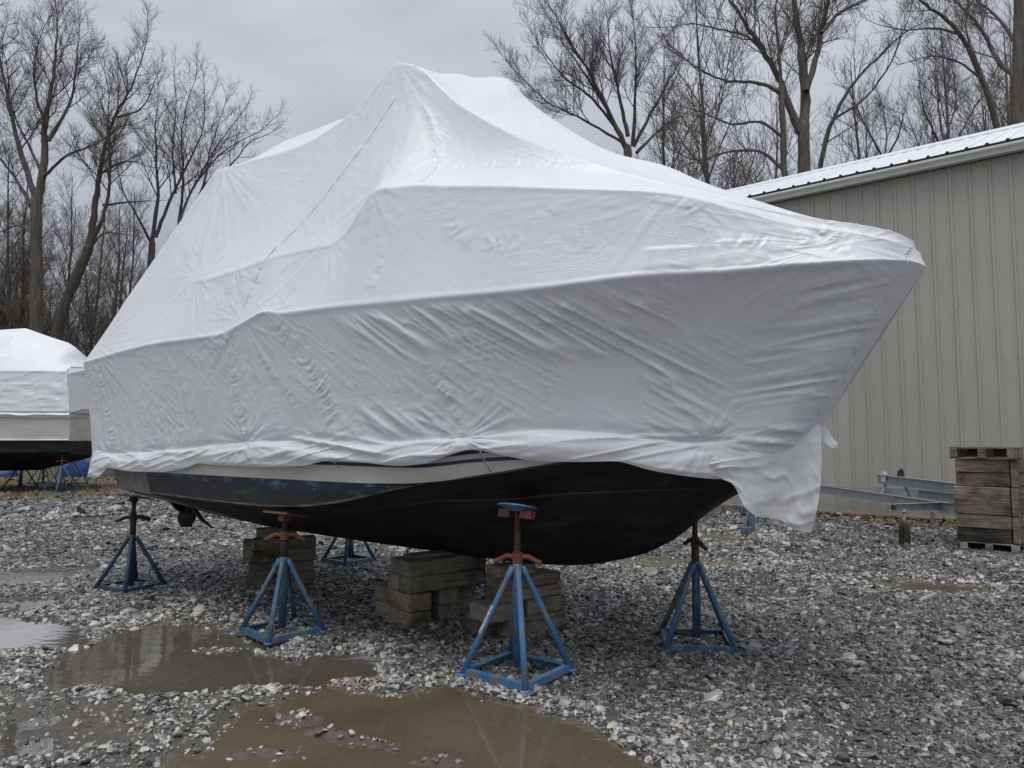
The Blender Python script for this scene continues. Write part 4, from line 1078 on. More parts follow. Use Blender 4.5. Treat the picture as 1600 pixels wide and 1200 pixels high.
def wrap_surface(side, nu, between):
    s = np.linspace(S0, S1, nu)
    rows = []
    for r in ROWS:
        a = np.array(r); rows.append(np.stack([pchip(a[:, 0], a[:, k], s) for k in (1, 2, 3)], -1))
    P = []; rv = []
    for k, m in enumerate(between):
        for j in range(m):
            t = j / m
            q = rows[k] * (1 - t) + rows[k + 1] * t
            b = 4 * t * (1 - t)
            if k == 1:   # hull flare: hollow forward, film pulled tight between rail and cinch line
                q = q + np.stack([0 * s, b * (0.012 + 0.075 * smooth(0.8, 2.6, s) * smooth(3.5, 3.1, s)), 0 * s], -1)
            if k == 2:
                q = q + b * np.stack([0 * s, 0.006 + 0 * s, -0.004 + 0 * s], -1)
            if k == 3:   # slack between the frames
                sag = 0.03 * smooth(-2.8, -1.6, s) + 0.07 * np.exp(-((s - 0.75) / 0.6) ** 2)
                q = q + np.stack([0 * s, b * sag * 0.8, -b * sag], -1)
            if k == 4:
                q = q + np.array([0, 0, -b * 0.03])
            P.append(q); rv.append(k + t)
    P.append(rows[-1]); rv.append(float(len(between)))
    P = np.stack(P, 1); rv = np.broadcast_to(np.array(rv)[None, :], P.shape[:2]).copy()
    # soften hard creases a little
    for it in range(1):
        Q = P.copy()
        Q[:, 1:-1] = 0.5 * P[:, 1:-1] + 0.25 * (P[:, :-2] + P[:, 2:])
        Q[1:-1] = 0.5 * Q[1:-1] + 0.25 * (Q[:-2] + Q[2:])
        P = Q
    tu = np.gradient(P, axis=0); tv = np.gradient(P, axis=1)
    nrm = np.cross(tu, tv); nrm /= np.linalg.norm(nrm, axis=-1, keepdims=True) + 1e-9
    # make it point outwards (away from the centre line and up)
    sign = np.sign((nrm * np.stack([0 * P[..., 0], P[..., 1], 0.4 + 0 * P[..., 0]], -1)).sum(-1).mean()); nrm *= sign
    x = P[..., 0]; z = P[..., 2]; seed = 0 if side < 0 else 500
    d = np.zeros(x.shape)
    low = smooth(0.9, 1.1, rv) * smooth(2.02, 1.94, rv)          # topsides
    up = smooth(1.96, 2.06, rv)
    hem = smooth(1.08, 0.96, rv)
    # rolled lip at the rail
    d += 0.006 * np.exp(-((rv - 2.0) / 0.028) ** 2)
    d += 0.004 * np.exp(-((rv - 3.0) / 0.03) ** 2) * smooth(-2.2, -2.0, x) * smooth(2.5, 2.2, x)
    # long diagonal tension folds in the topsides
    a = x * math.cos(.58) - z * math.sin(.58); bb = x * math.sin(.58) + z * math.cos(.58)
    bbw = bb + 0.03 * fbm(a * 2, bb * 3, 3 + seed, 2)
    fold = np.maximum(ridge(a / .62, bbw / .072, 4 + seed), 0) ** 1.6 * 0.65 + np.maximum(ridge(a / .40 + 9, bbw / .036, 6 + seed), 0) ** 2 * 0.35
    msk = low * smooth(-.15, .35, x) * smooth(2.75, 2.2, x) * smooth(0.25, 0.6, fbm(x * 1.6, z * 2.2, 8 + seed, 2)) * smooth(2.02, 1.85, rv)
    d += 0.024 * fold * msk
    # vertical streaky folds near the stern
    f2 = np.maximum(ridge((x + .35 * z) / .055, z / .7, 14 + seed), 0) ** 2
    d += 0.0045 * f2 * low * smooth(-1.3, -2.2, x) * smooth(.35, .6, fbm(x * 2, z * 2, 16 + seed, 2))
    # tight horizontal wrinkles into the stem
    f3 = ridge(x / .45, (z - 0.18 * x) / .042, 19 + seed)
    stem = 2.99 + (z - 1.62) * 0.58
    d += 0.006 * f3 * low * smooth(.62, .25, stem - x) * smooth(1.75, 1.95, z + .25 * fbm(x*4, z*4, 2, 2))
    # gathered hem under the cinch line
    zz = z + .05 * fbm(x * 1.3, 0 * x, 22 + seed, 2) + .06 * np.sin(x * 2.1)
    f4 = ridge(x / 1.1, zz / .075, 23 + seed)
    f5 = np.maximum(ridge((x * .9 + z * 1.2) / .55, (z - .22 * x) / .05, 25 + seed), 0) ** 1.5
    d += hem * (0.013 * f4 + 0.011 * f5 + 0.010 * (fbm(x / .3, z / .06, 28 + seed, 3) - .5)) * smooth(3.52, 3.2, x) * smooth(0.0, 0.12, rv)
    # folds that fan out from the points where the tie strap bites
    for xp, zp, st in ((-3.3, 1.33, .5), (-2.30, 1.375, .35), (-1.02, 1.46, 1.0), (-.12, 1.485, .5), (1.08, 1.49, .9), (2.45, 1.475, .8)):
        k = (np.abs(x - xp) < 0.9) & (rv < 1.6)
        if not k.any(): continue
        r_ = np.hypot(x[k] - xp, (z[k] - zp) * 1.6) + 1e-4; th = np.arctan2((z[k] - zp) * 2.2, x[k] - xp)
        fan = ridge(th / .17 + 3 * xp + .8 * fbm(x[k] * 3, z[k] * 3, 30, 2), r_ / .3, 29 + seed)
        d[k] += st * (0.009 * np.maximum(fan, -.3) * smooth(.015, .10, r_) * np.exp(-(r_ / .38) ** 2) - 0.009 * np.exp(-(r_ / .05) ** 2))
    puff = hem * np.sin(np.clip(rv, 0, 1) * np.pi) * (0.004 + 0.026 * fbm(x / .6, 0 * x, 31 + seed, 2))
    d += puff
    d -= 0.016 * np.exp(-((rv - 1.0) / 0.05) ** 2) * smooth(.3, .55, fbm(x / .35, 0 * x + 3, 33 + seed, 2))
    # drape lines from the frame tops
    f6 = np.maximum(ridge((x + .30 * z) / .17 + fbm(x * 2, z, 36, 2), z / 1.0, 37 + seed), 0) ** 2
    d += 0.005 * f6 * smooth(3.0, 3.4, rv) * (0.25 + 0.9 * smooth(-1.6, -2.4, x))
    f7 = np.maximum(ridge(x / .55, (z + .33 * x) / .05, 39 + seed), 0) ** 2
    d += 0.006 * f7 * up * smooth(2.0, 2.7, x) * smooth(.35, .6, fbm(x * 2.2, z * 3, 41 + seed, 2))
    # small box lumps under the foredeck film
    if side < 0:
        for x0, x1, z0, z1 in ((2.28, 2.52, 2.50, 2.585), (2.62, 2.86, 2.52, 2.615)):
            d += 0.005 * smooth(x0 - .03, x0 + .02, x) * smooth(x1 + .03, x1 - .02, x) * smooth(z1 + .014, z1 - .008, z) * smooth(2.02, 2.12, rv)
    # taut lines running away from the frame points under the film
    if side < 0:
        for xp, zp, L, am, sp in ((-.09, 4.62, 1.3, .0045, .11), (.19, 3.34, .7, .005, .13), (-2.08, 2.96, .8, .005, .12), (-.22, 3.0, .6, .004, .15),
                                  (-1.0, 2.42, .7, .006, .12), (2.4, 2.95, .8, .004, .10), (3.2, 2.58, .9, .005, .09), (-2.5, 4.25, 1.5, .006, .07), (.62, 4.45, .9, .004, .10), (-3.6, 2.4, 1.2, .005, .08)):
            r_ = np.hypot(x - xp, z - zp) + 1e-4
            k = (r_ < L * 1.4) & (rv > 1.02)
            th = np.arctan2(z[k] - zp, x[k] - xp)
            fan = np.maximum(ridge(th / sp + 1.0 * fbm(x[k] * 2, z[k] * 2, 81, 2), r_[k] / .8, 83 + seed), 0) ** 2
            d[k] += am * fan * smooth(.03, .2, r_[k]) * np.exp(-(r_[k] / L) ** 2 * 1.5)
        # very fine diagonal creases across the whole side
        f9 = np.maximum(ridge((a + .2 * z) / .30, bbw / .026, 87), 0) ** 2.5
        d += 0.0035 * f9 * smooth(.45, .65, fbm(x * 1.4 + 3, z * 2, 89, 2)) * (0.5 + 0.5 * low) * smooth(1.05, 1.2, rv)
    # crinkled bands along welds
    cr = CRINKLES if side < 0 else CRINKLES[::3]
    for pts, w, am in cr:
        bx0 = min(p[0] for p in pts) - .4; bx1 = max(p[0] for p in pts) + .4; bz0 = min(p[1] for p in pts) - .4; bz1 = max(p[1] for p in pts) + .4
        k = (x > bx0) & (x < bx1) & (z > bz0) & (z < bz1) & (rv > 0.9)
        if not k.any(): continue
        D, A = seg_dist(x[k], z[k], pts)
        ph = A / .024 + 3.0 * fbm(x[k] * 6, z[k] * 6, 50, 2) + D * 8
        am = am * (1.35 if pts[0][1] > 2.3 and pts[-1][1] > 2.3 else 1.0) * (0.35 + 1.1 * smooth(.3, .6, fbm(A / .16, 0 * A, 52, 2)))
        wv = np.maximum(ridge(ph, D / (w * 2.2), 47 + seed), -0.2)
        d[k] += am * 0.0056 * wv * np.exp(-(D / w) ** 2)
    # fine random crumple in patches
    cm = smooth(.50, .70, fbm(x * 1.3, z * 1.6, 61 + seed, 2))
    d += 0.0016 * cm * (ridge(x / .09 + 2 * z, z / .045 - x * 3, 63 + seed) + ridge(x / .05, z / .08, 65 + seed)) * (0.35 + 0.65 * low)
    # broad unevenness
    d += 0.018 * (fbm(x * 1.1, z * 1.4, 71 + seed, 2) - .5)
    ends = smooth(S0, S0 + .12, s)[:, None] * smooth(S1, S1 - .10, s)[:, None]
    cen = smooth(5.0, 4.85, rv)
    P = P + nrm * (d * ends * cen)[..., None]
    if side > 0: P = P * np.array([1, -1, 1])
    return P

def wrap_mesh():
    A = wrap_surface(-1, 660, BETWEEN)
    Bp = wrap_surface(1, 660, [8, 34, 18, 34, 16])
    nu, na = A.shape[:2]; nb = Bp.shape[1]
    V = [A.reshape(-1, 3), Bp.reshape(-1, 3)]
    F = [grid_faces(nu, na), grid_faces(nu, nb)[:, ::-1] + nu * na]
    # aft face: between the two end columns
    sa = A[0]; sb_src = Bp[0]
    ia = np.linspace(0, 1, na); ib = np.linspace(0, 1, nb)
    # resample port column on the starboard spacing
    key = np.concatenate([np.linspace(k, k + 1, m, endpoint=False) for k, m in enumerate(BETWEEN)] + [[5.0]])
    keyb = np.concatenate([np.linspace(k, k + 1, m, endpoint=False) for k, m in enumerate([8, 34, 18, 34, 16])] + [[5.0]])
    sb = np.stack([np.interp(key, keyb, sb_src[:, k]) for k in range(3)], -1)
    m = 24; t = np.linspace(0, 1, m)[:, None, None]
    C = sa[None] * (1 - t) + sb[None] * t
    C[..., 0] -= 0.05 * (4 * t * (1 - t))[..., 0] * smooth(0, 1, key)[None, :]
    base = nu * na + nu * nb
    V.append(C.reshape(-1, 3)); F.append(grid_faces(m, na)[:, ::-1] + base)
    return np.concatenate(V), np.concatenate(F)

cover = thing('shrink_wrap_cover', 'white shrink wrap film stretched over the big boat with a peaked top', 'boat cover', B_LOC, B_RZ)
V, F = wrap_mesh()
me = mesh_np('film_sheet', V, F, True)
bm = bmesh.new(); bm.from_mesh(me); bmesh.ops.remove_doubles(bm, verts=bm.verts, dist=0.0004); bm.to_mesh(me); bm.free()
me.polygons.foreach_set("use_smooth", np.ones(len(me.polygons), bool))
obj('film_sheet', me, M['wrap'], cover)
WA = wrap_surface(-1, 660, BETWEEN)
# loose flap hanging from the stem
def on_film(x, z):
    k = np.unravel_index(np.argmin((WA[..., 0] - x) ** 2 + (WA[..., 2] - z) ** 2), WA.shape[:2]); return WA[k]
for pts in ([(-.02, 4.25), (-.09, 4.09), (-.19, 3.89), (-.37, 3.65), (-.56, 3.42), (-.76, 3.19), (-.97, 2.99), (-1.03, 2.80), (-1.07, 2.50)],
            [(.00, 4.60), (.10, 4.50), (.27, 4.09), (.38, 3.91), (.48, 3.69), (.59, 3.50), (.62, 3.28)]):
    a_ = np.array(pts); L_ = np.concatenate([[0], np.cumsum(np.linalg.norm(np.diff(a_, axis=0), axis=1))]); q_ = np.arange(0, L_[-1], .035)
    wq = [on_film(np.interp(v, L_, a_[:, 0]), np.interp(v, L_, a_[:, 1])) + np.array([0, -.0015, .001]) for v in q_]
    obj('weld_seam', MB().tube(wq, [.0019 + .0008 * math.sin(7.3 * k) for k in range(len(wq))], 5).mesh('weld_seam', True), M['weld'], cover)
def flap():
    top = np.array([(2.36,-.50,1.44),(2.472,-.45,1.462),(2.75,-.25,1.53),(2.90,-.12,1.575),(2.995,-.03,1.60)])
    bot = np.array([(2.42,-.47,1.255),(2.552,-.40,1.238),(2.615,-.28,1.09),(2.765,-.14,1.002),(2.93,-.04,.912)])
    n, m = 70, 60
    t = np.linspace(0, 1, n); L = np.linspace(0, 1, 5)
    T = np.stack([pchip(L, top[:, k], t) for k in range(3)], -1); Bq = np.stack([pchip(L, bot[:, k], t) for k in range(3)], -1)
    v = np.linspace(0, 1, m)
    P = T[:, None] * (1 - v)[None, :, None] + Bq[:, None] * v[None, :, None]
    # right edge bows out a little; folds run down and right
    P[..., 0] += (0.03 * np.sin(v * 3.1) * t[:, None] ** 3)
    f = ridge(t[:, None] * 5 + v[None] * 1.5, v[None] * 1.2 + t[:, None] * .5, 5) * 0.012 + (fbm(t[:, None] * 6, v[None] * 4, 9, 4) - .5) * 0.030 + np.maximum(ridge(t[:, None] * 7 - v[None] * 3, t[:, None] * 2 + v[None] * 2, 15), 0) ** 2 * .016 + np.maximum(ridge(t[:, None] * 3 + v[None] * 4, t[:, None] * 3 - v[None], 17), 0) ** 3 * .018
    f += 0.03 * np.sin(t[:, None] * 7 - v[None] * 2)
    w = np.sin(np.clip(v * 1.4, 0, 1.57))[None]
    P[..., 1] -= f * w; P[..., 0] += f * w * 0.3
    P[..., 2] += (0.012 * np.sin(t * 19) + .012 * np.sin(t * 7))[:, None] * v[None] ** 2
    return mesh_np('hem_flap', P.reshape(-1, 3), grid_faces(n, m), True)
obj('hem_flap', flap(), M['film'], cover, label='thin loose flap hanging from the stem')
def hemline(pts, r): return MB().tube(pts, r, 5)
def fin():
    n = 14; V = []
    for i in range(n):
        t = i / (n - 1)
        for j in range(8):
            v = j / 7
            a = Vector((2.97, 0.02, 1.60 - 0.13 * v)); b = Vector((3.07, 0.10, 1.47 - 0.035 * v))
            p = a.lerp(b, t); p.y += 0.03 * math.sin(t * 4 + v * 2); p.z += 0.012 * math.sin(t * 6)
            V.append(p)
    return mesh_np('film_tab', np.array([tuple(p) for p in V]), grid_faces(n, 8), True)
obj('film_tab', fin(), M['film'], cover)
# welded seam down the stem and the ties of the cinch strap
stem_pts = None
kz = [int(v) for v in np.linspace(24, 22 + 100 + 54 + 24, 60)]
wp = []
for q in kz:
    f = q / 200.0; i = int(np.interp(f, [0, .12, .55, .75, 1.0], [657, 655, 653, 654, 657]))
    wp.append(WA[i, q] + np.array([0.003, -0.004, 0]))
obj('stem_weld', MB().tube(wp, [.0045 + .002 * math.sin(k * 1.7) for k in range(60)], 6).mesh('stem_weld', True), M['weld'], cover)
M['strap'] = noisy('grey_strap', (0.12, 0.10, 0.09), (0.42, 0.40, 0.38), 25, 0.7)
def strap(p, q, w):
    a = Vector(p); b_ = Vector(q); d = (b_ - a).normalized(); s = Vector((1, 0, 0.1)).normalized() * w
    k = [a, a.lerp(b_, .35) + Vector((0, -.012, .004)), a.lerp(b_, .7) + Vector((0, -.006, 0)), b_]
    mb = MB(); V = []; F = []
    for pt in k: V += [pt - s, pt + s, pt + s + Vector((0, .004, 0)), pt - s + Vector((0, .004, 0))]
    for i in range(3):
        for j in range(4): F.append([4*i + j, 4*i + (j + 1) % 4, 4*i + 4 + (j + 1) % 4, 4*i + 4 + j])
    F += [[3, 2, 1, 0], [12, 13, 14, 15]]
    return mb.add(V, F).mesh('strap_end')
obj('strap_end', strap((1.225, -1.105, 1.425), (1.285, -1.06, 1.28), 0.006), M['strap'], cover)
obj('strap_end', strap((0.04, -1.262, 1.345), (0.075, -1.235, 1.28), 0.005), M['strap'], cover)

# hull
boat = thing('motor_boat', 'big motor boat under white wrap with a black bottom resting on cribbing and stands', 'boat', B_LOC, B_RZ)
HX = np.linspace(-2.70, 2.99, 120)
def row(knots, x): a = np.array(knots, float); return np.stack([pchip(a[:, 0], a[:, k], x) for k in (1, 2)], -1)
keel_k = [(-3.9,0,.645),(-2.1,0,.56),(-.7,0,.535),(.7,0,.525),(1.2,0,.55),(1.78,0,.68),(2.02,0,.80),(2.25,0,.98),(2.44,0,1.15),(2.55,0,1.24),(2.75,0,1.42),(2.99,0,1.65)]
chine_k = [(-3.9,-1.10,.975),(-2.57,-1.125,.97),(-1.68,-1.13,.955),(-1.04,-1.13,.95),(-.47,-1.13,.975),(-.04,-1.125,1.03),(.61,-1.08,1.165),(1.09,-.99,1.24),(1.60,-.825,1.33),(1.94,-.67,1.40),(2.3,-.44,1.47),(2.6,-.25,1.53),(2.99,0,1.65)]
strk_k = [(-3.9,-.70,.83),(-1.5,-.74,.83),(-.3,-.78,.90),(.66,-.80,1.06),(1.10,-.73,1.08),(1.62,-.60,1.14),(2.0,-.44,1.165),(2.46,-.20,1.20),(2.75,-.04,1.44),(2.99,0,1.65)]
bl_k = [(-3.9,-1.165,1.17),(-2.53,-1.17,1.155),(-1.93,-1.175,1.135),(-.59,-1.175,1.10),(.18,-1.15,1.125),(.53,-1.10,1.165),(.61,-1.08,1.17),(1.09,-.99,1.245),(1.60,-.825,1.335),(2.3,-.44,1.475),(2.99,0,1.655)]
wl_k = [(-3.9,-1.18,1.18),(-1.9,-1.185,1.178),(.14,-1.165,1.18),(.61,-1.105,1.19),(.85,-1.05,1.21),(1.09,-.993,1.25),(1.60,-.83,1.34),(2.3,-.445,1.48),(2.99,0,1.66)]
p1_k = [(-3.9,-1.19,1.32),(-1,-1.20,1.305),(.67,-1.125,1.295),(1.14,-1.005,1.34),(1.5,-.89,1.365),(2.0,-.66,1.45),(2.5,-.35,1.53),(2.99,0,1.67)]
def sh(k, dz): return [(a, b - 0.004 * (dz > 0), c + dz) for a, b, c in k]
rows_h = {}
for nm, k in dict(keel=keel_k, strake=strk_k, chine=chine_k, boot=bl_k, white=wl_k, p1=p1_k).items(): rows_h[nm] = row(k, HX)
rows_h['p1b'] = rows_h['p1'] + [0, .024]; rows_h['p2'] = rows_h['p1'] + [0, .055]; rows_h['p2b'] = rows_h['p1'] + [-.004, .115]
rows_h['p2b'][:, 0] = np.minimum(rows_h['p2b'][:, 0] + .004 * (HX > 2.9), 0)
top = rows_h['p1'].copy(); top[:, 1] = 2.05; top[:, 0] = top[:, 0] * 0.98; rows_h['top'] = top
def strip(names, sub, name, m_, under=0.0):
    """both sides of the hull between listed rows"""
    V = []; F = []
    for sgn in (1, -1):
        cols = []
        for a, b in zip(names[:-1], names[1:]):
            for j in range(sub):
                t = j / sub; q = rows_h[a] * (1 - t) + rows_h[b] * t
                if a == 'keel': q = q + np.stack([0 * HX, -0.05 * np.sin(t * math.pi) * smooth(0.6, 2.0, HX)], -1)
                cols.append(q)
        cols.append(rows_h[names[-1]])
        C = np.stack(cols, 1)
        P = np.concatenate([np.broadcast_to(HX[:, None, None], C.shape[:2] + (1,)), C * np.array([sgn, 1])], -1)
        f = grid_faces(*P.shape[:2]); f = f if sgn > 0 else f[:, ::-1]
        F.append(f + sum(len(v) for v in V)); V.append(P.reshape(-1, 3))
    me = mesh_np(name, np.concatenate(V), np.concatenate(F), False)
    return obj(name, me, m_, boat)
def bottom_mat():
    m, nt, b = mat('black_bottom_paint')
    n = noise(nt, 4, 8, 0.7, stretch=(.5, 1.5, 2.2))
    r = ramp(nt, n.outputs["Fac"], [(0.34, (0.008, 0.0085, 0.0105)), (0.54, (0.017, 0.018, 0.021)), (0.66, (0.046, 0.044, 0.042))])
    n2 = noise(nt, 22, 6, 0.75); r2 = ramp(nt, n2.outputs["Fac"], [(0.60, 0.0), (0.72, 0.5)])
    c = mixc(nt, r2.outputs[0], r.outputs[0], (0.10, 0.088, 0.07))
    nt.links.new(c, b.inputs["Base Color"]); b.inputs["Roughness"].default_value = 0.62; b.inputs["Specular IOR Level"].default_value = 0.3
    bump(nt, b, n2.outputs["Fac"], 0.3, 0.006)
    return m
M['bottom'] = bottom_mat()
M['chine_side'] = paint('weathered_boot_paint', (0.018, 0.022, 0.029), (0.17, 0.155, 0.12), (0.060, 0.060, 0.056), 0.57, 0.66, 0.6, 6, (0.5, 1.6, 2.4))
M['boot_navy'] = paint('chipped_navy_stripe', (0.008, 0.016, 0.042), (0.09, 0.15, 0.18), (0.025, 0.045, 0.065), 0.53, 0.59, 0.45, 8, (0.6, 1.5, 1.6))
M['white_hull'] = noisy('dull_white_gelcoat', (0.52, 0.505, 0.46), (0.66, 0.65, 0.61), 3, 0.35, stretch=(.6, 1, 2))
M['stripe_blue'] = noisy('navy_pinstripe', (0.012, 0.020, 0.060), (0.020, 0.032, 0.085), 6, 0.4)
M['grey_metal'] = noisy('bare_grey_hull_end', (0.12, 0.125, 0.12), (0.22, 0.225, 0.215), 6, 0.6, 0.2, 20)
strip(['keel', 'strake', 'chine'], 10, 'hull_bottom', M['bottom'])
rows_h['chine2'] = rows_h['chine'] + (rows_h['boot'] - rows_h['chine']) * np.clip(.016 / (rows_h['boot'][:, 1:] - rows_h['chine'][:, 1:] + 1e-4), 0, .5)
strip(['chine', 'chine2'], 1, 'chine_edge', noisy('scuffed_chine_edge', (0.030, 0.030, 0.030), (0.24, 0.22, 0.17), 5, 0.7, stretch=(1.2, 3, 3)))
strip(['chine2', 'boot'], 4, 'chine_side', M['chine_side'])
strip(['boot', 'white'], 2, 'boot_stripe', M['boot_navy'])
strip(['white', 'p1'], 4, 'topside', M['white_hull'])
strip(['p1', 'p1b'], 1, 'pinstripe', M['stripe_blue'])
strip(['p1b', 'p2'], 1, 'white_band', M['white_hull'])
strip(['p2', 'p2b'], 1, 'pinstripe', M['stripe_blue'])
strip(['p2b', 'top'], 4, 'upper_topside', M['white_hull'])
dk = np.stack([HX, rows_h['top'][:, 0], rows_h['top'][:, 1]], -1); dk2 = dk * [1, -1, 1]
obj('added_deck', mesh_np('added_deck', np.concatenate([dk, dk2]), np.array([[i, i + 120, i + 121, i + 1] for i in range(119)])), M['white_hull'], boat)  # unseen deck, added so no light passes through the hull
# rusty spray strake under the chine
sk = row(strk_k, np.linspace(.3, 2.35, 40)); xs = np.linspace(.3, 2.35, 40)
M['strake'] = noisy('stained_strake', (0.010, 0.010, 0.010), (0.065, 0.045, 0.028), 3, 0.7, stretch=(.9, 3, 3))
for sg in (1, -1):
    obj('spray_strake', MB().tube([(x, sg * (y - 0.002), z - .002) for x, (y, z) in zip(xs, sk)], 0.009, 6).mesh('spray_strake', True), M['strake'], boat)
# square grey hull end behind the painted side, with transom
HE = MB()
for sg in (1, -1):
    V = [(-2.70, sg * -1.115, .965), (-2.70, sg * -1.16, 1.17), (-3.46, sg * -1.105, 1.185), (-3.46, sg * -1.06, .985), (-2.70, 0, .585), (-3.46, 0, .63), (-2.70, sg * -1.18, 2.0), (-3.46, sg * -1.13, 2.0), (-3.46, 0, 2.0)]
    HE.add(V, [[0, 3, 2, 1], [0, 4, 5, 3], [1, 2, 7, 6], [3, 5, 8, 7, 2]])
obj('hull_end', HE.mesh('hull_end'), M['grey_metal'], boat, label='bare grey aft corner of the hull')
# running gear
for sy in (-.35, .35):
    sh_ = obj('propeller_shaft', MB().tube([(-3.42, sy, .735), (-2.2, sy, .76)], .017, 8).mesh('propeller_shaft', True), M['black_iron'], boat)
    st_ = MB(); st_.tube([(-3.28, sy, .735), (-3.10, sy, .62), (-2.92, sy, .56)], [.028, .022, .012], 6); st_.tube([(-3.30, sy, .735), (-3.28, sy, .86)], .03, 8)
    obj('shaft_strut', st_.mesh('shaft_strut'), M['black_iron'], boat)
    pr = obj('propeller', MB().tube([(-3.50, sy, .735), (-3.47, sy, .735), (-3.37, sy, .735), (-3.34, sy, .735)], [.025, .048, .052, .03], 12).mesh('propeller', True), M['black_iron'], boat)
    for k in range(3):
        a = math.radians(-90 + 120 * k); n, m = 7, 9; V = []
        for i in range(n):
            r = .03 + .175 * i / (n - 1); wd = .082 * math.sin(min(1, .25 + .85 * i / (n - 1)) * 2.6) + .012
            for j in range(m):
                w = (j / (m - 1) - .5) * 2 * wd
                ax, tg = w * .55, w * .84
                V.append((-3.42 + ax + .012 * math.cos(w * 9), sy + r * math.cos(a) - tg * math.sin(a), .735 + r * math.sin(a) + tg * math.cos(a)))
        bl = obj('blade', mesh_np('blade', np.array(V), grid_faces(n, m), True), M['black_iron'], pr)
        sd_m = bl.modifiers.new('thick', 'SOLIDIFY'); sd_m.thickness = .008
# ------------------------------------------------------------------ jack stands
def stand(loc, rz, half, apex, collar, pad, label, blue, metal, handle_rz=0.0, pad_kind='disc', thread=False, pad_tilt=0.0, handle_mat=None, group='jack stands', sticker=False, pad_mat=None):
    """loc on the ground; half = half the diagonal of the square foot frame"""
    t = thing('jack_stand', label, 'jack stand', loc, rz, group)
    feet = [Vector((math.cos(k * math.pi / 2) * half, math.sin(k * math.pi / 2) * half, 0.012)) for k in range(4)]
    for k, f in enumerate(feet):
        d = f.normalized(); topp = Vector((d.x * .030, d.y * .030, apex))
        lg = MB().tube([f, f.lerp(topp, .5), f.lerp(topp, .9), topp], [.021, .020, .020, .024], 8)
        lg.tube([f - Vector((0, 0, .008)), f + Vector((0, 0, .012))], .032, 8)
        lo_ = obj('leg', lg.mesh('leg', True), blue, t)
        if sticker and k == sticker - 1:
            a = f.lerp(topp, .38); b = f.lerp(topp, .63); ax = (b - a).normalized()
            side = ax.cross(Vector((0, 0, 1))).normalized()
            ng = side.cross(ax).normalized()
            if ng.z < 0: ng = -ng
            V = []; F = []
            for p in (a, b):
                for q in range(7):
                    th = (q / 6 - .5) * 2.3
                    V.append(p + (ng * math.cos(th) + side * math.sin(th)) * .0222)
            for q in range(6): F.append([q, q + 1, q + 8, q + 7])
            obj('sticker', MB().add(V, F).mesh('sticker'), M['sticker'], lo_)
    for k in range(4):
        a, b = feet[k], feet[(k + 1) % 4]
        mid = (a + b) / 2; L = (b - a).length - .02; ang = math.atan2(b.y - a.y, b.x - a.x)
        br = MB().box((mid.x, mid.y, .030), (L, .006, .042), ang); n_ = Vector((math.sin(ang), -math.cos(ang), 0))
        br.box((mid.x - n_.x * .02, mid.y - n_.y * .02, .048), (L - .03, .036, .006), ang)
        obj('base_bar', br.mesh('base_bar'), blue, t)
    obj('centre_pipe', MB().tube([(0, 0, .05), (0, 0, apex - .02), (0, 0, apex + .02)], [.030, .030, .032], 12).mesh('centre_pipe', True), blue, t)
    obj('sleeve', MB().tube([(0, 0, apex + .02), (0, 0, collar - .03)], .029, 12).mesh('sleeve', True), metal, t)
    # threaded rod
    z0, z1 = collar - .03, pad - .02
    if thread:
        zs = np.arange(z0, z1, .013); pts = []; rr = []
        for z in zs: pts += [(0, 0, z), (0, 0, z + .0065)]; rr += [.0235, .0155]
        rod = MB().tube(pts, rr, 12)
    else:
        rod = MB().tube([(0, 0, z0), (0, 0, z1)], .021, 10)
    obj('screw_rod', rod.mesh('screw_rod', not thread), metal, t)
    hn = MB(); c_, s_ = math.cos(handle_rz), math.sin(handle_rz)
    for sg in (1, -1):
        hn.tube([(sg * .02 * c_, sg * .02 * s_, collar), (sg * .07 * c_, sg * .07 * s_, collar + .004), (sg * .12 * c_, sg * .12 * s_, collar - .022), (sg * .155 * c_, sg * .155 * s_, collar - .035)], [.017, .017, .016, .015], 8)
    hn.tube([(0, 0, collar - .035), (0, 0, collar + .03)], .034, 10)
    obj('wing_nut', hn.mesh('wing_nut', False), handle_mat or metal, t)
    if pad_kind:
        pm_ = MB()
        if pad_kind == 'disc':
            pm_.tube([(0, 0, -.028), (0, 0, -.010), (0, 0, 0), (0, 0, .010)], [.045, .09, .135, .13], 20)
        else:
            pm_.box((0, 0, 0), (.30, .19, .016))
        po = obj('pad', pm_.mesh('pad'), pad_mat or blue, t, (0, 0, pad), (pad_tilt, 0, B_RZ - rz))
        bk = MB()
        if pad_kind == 'disc':
            for sg in (1, -1): bk.box((sg * .085, 0, -.045), (.085, .05, .05))
        else:
            bk.box((0, 0, -.03), (.07, .06, .05))
        obj('pad_bracket', bk.mesh('pad_bracket'), M['orange'] if handle_mat else metal, po)
    return t

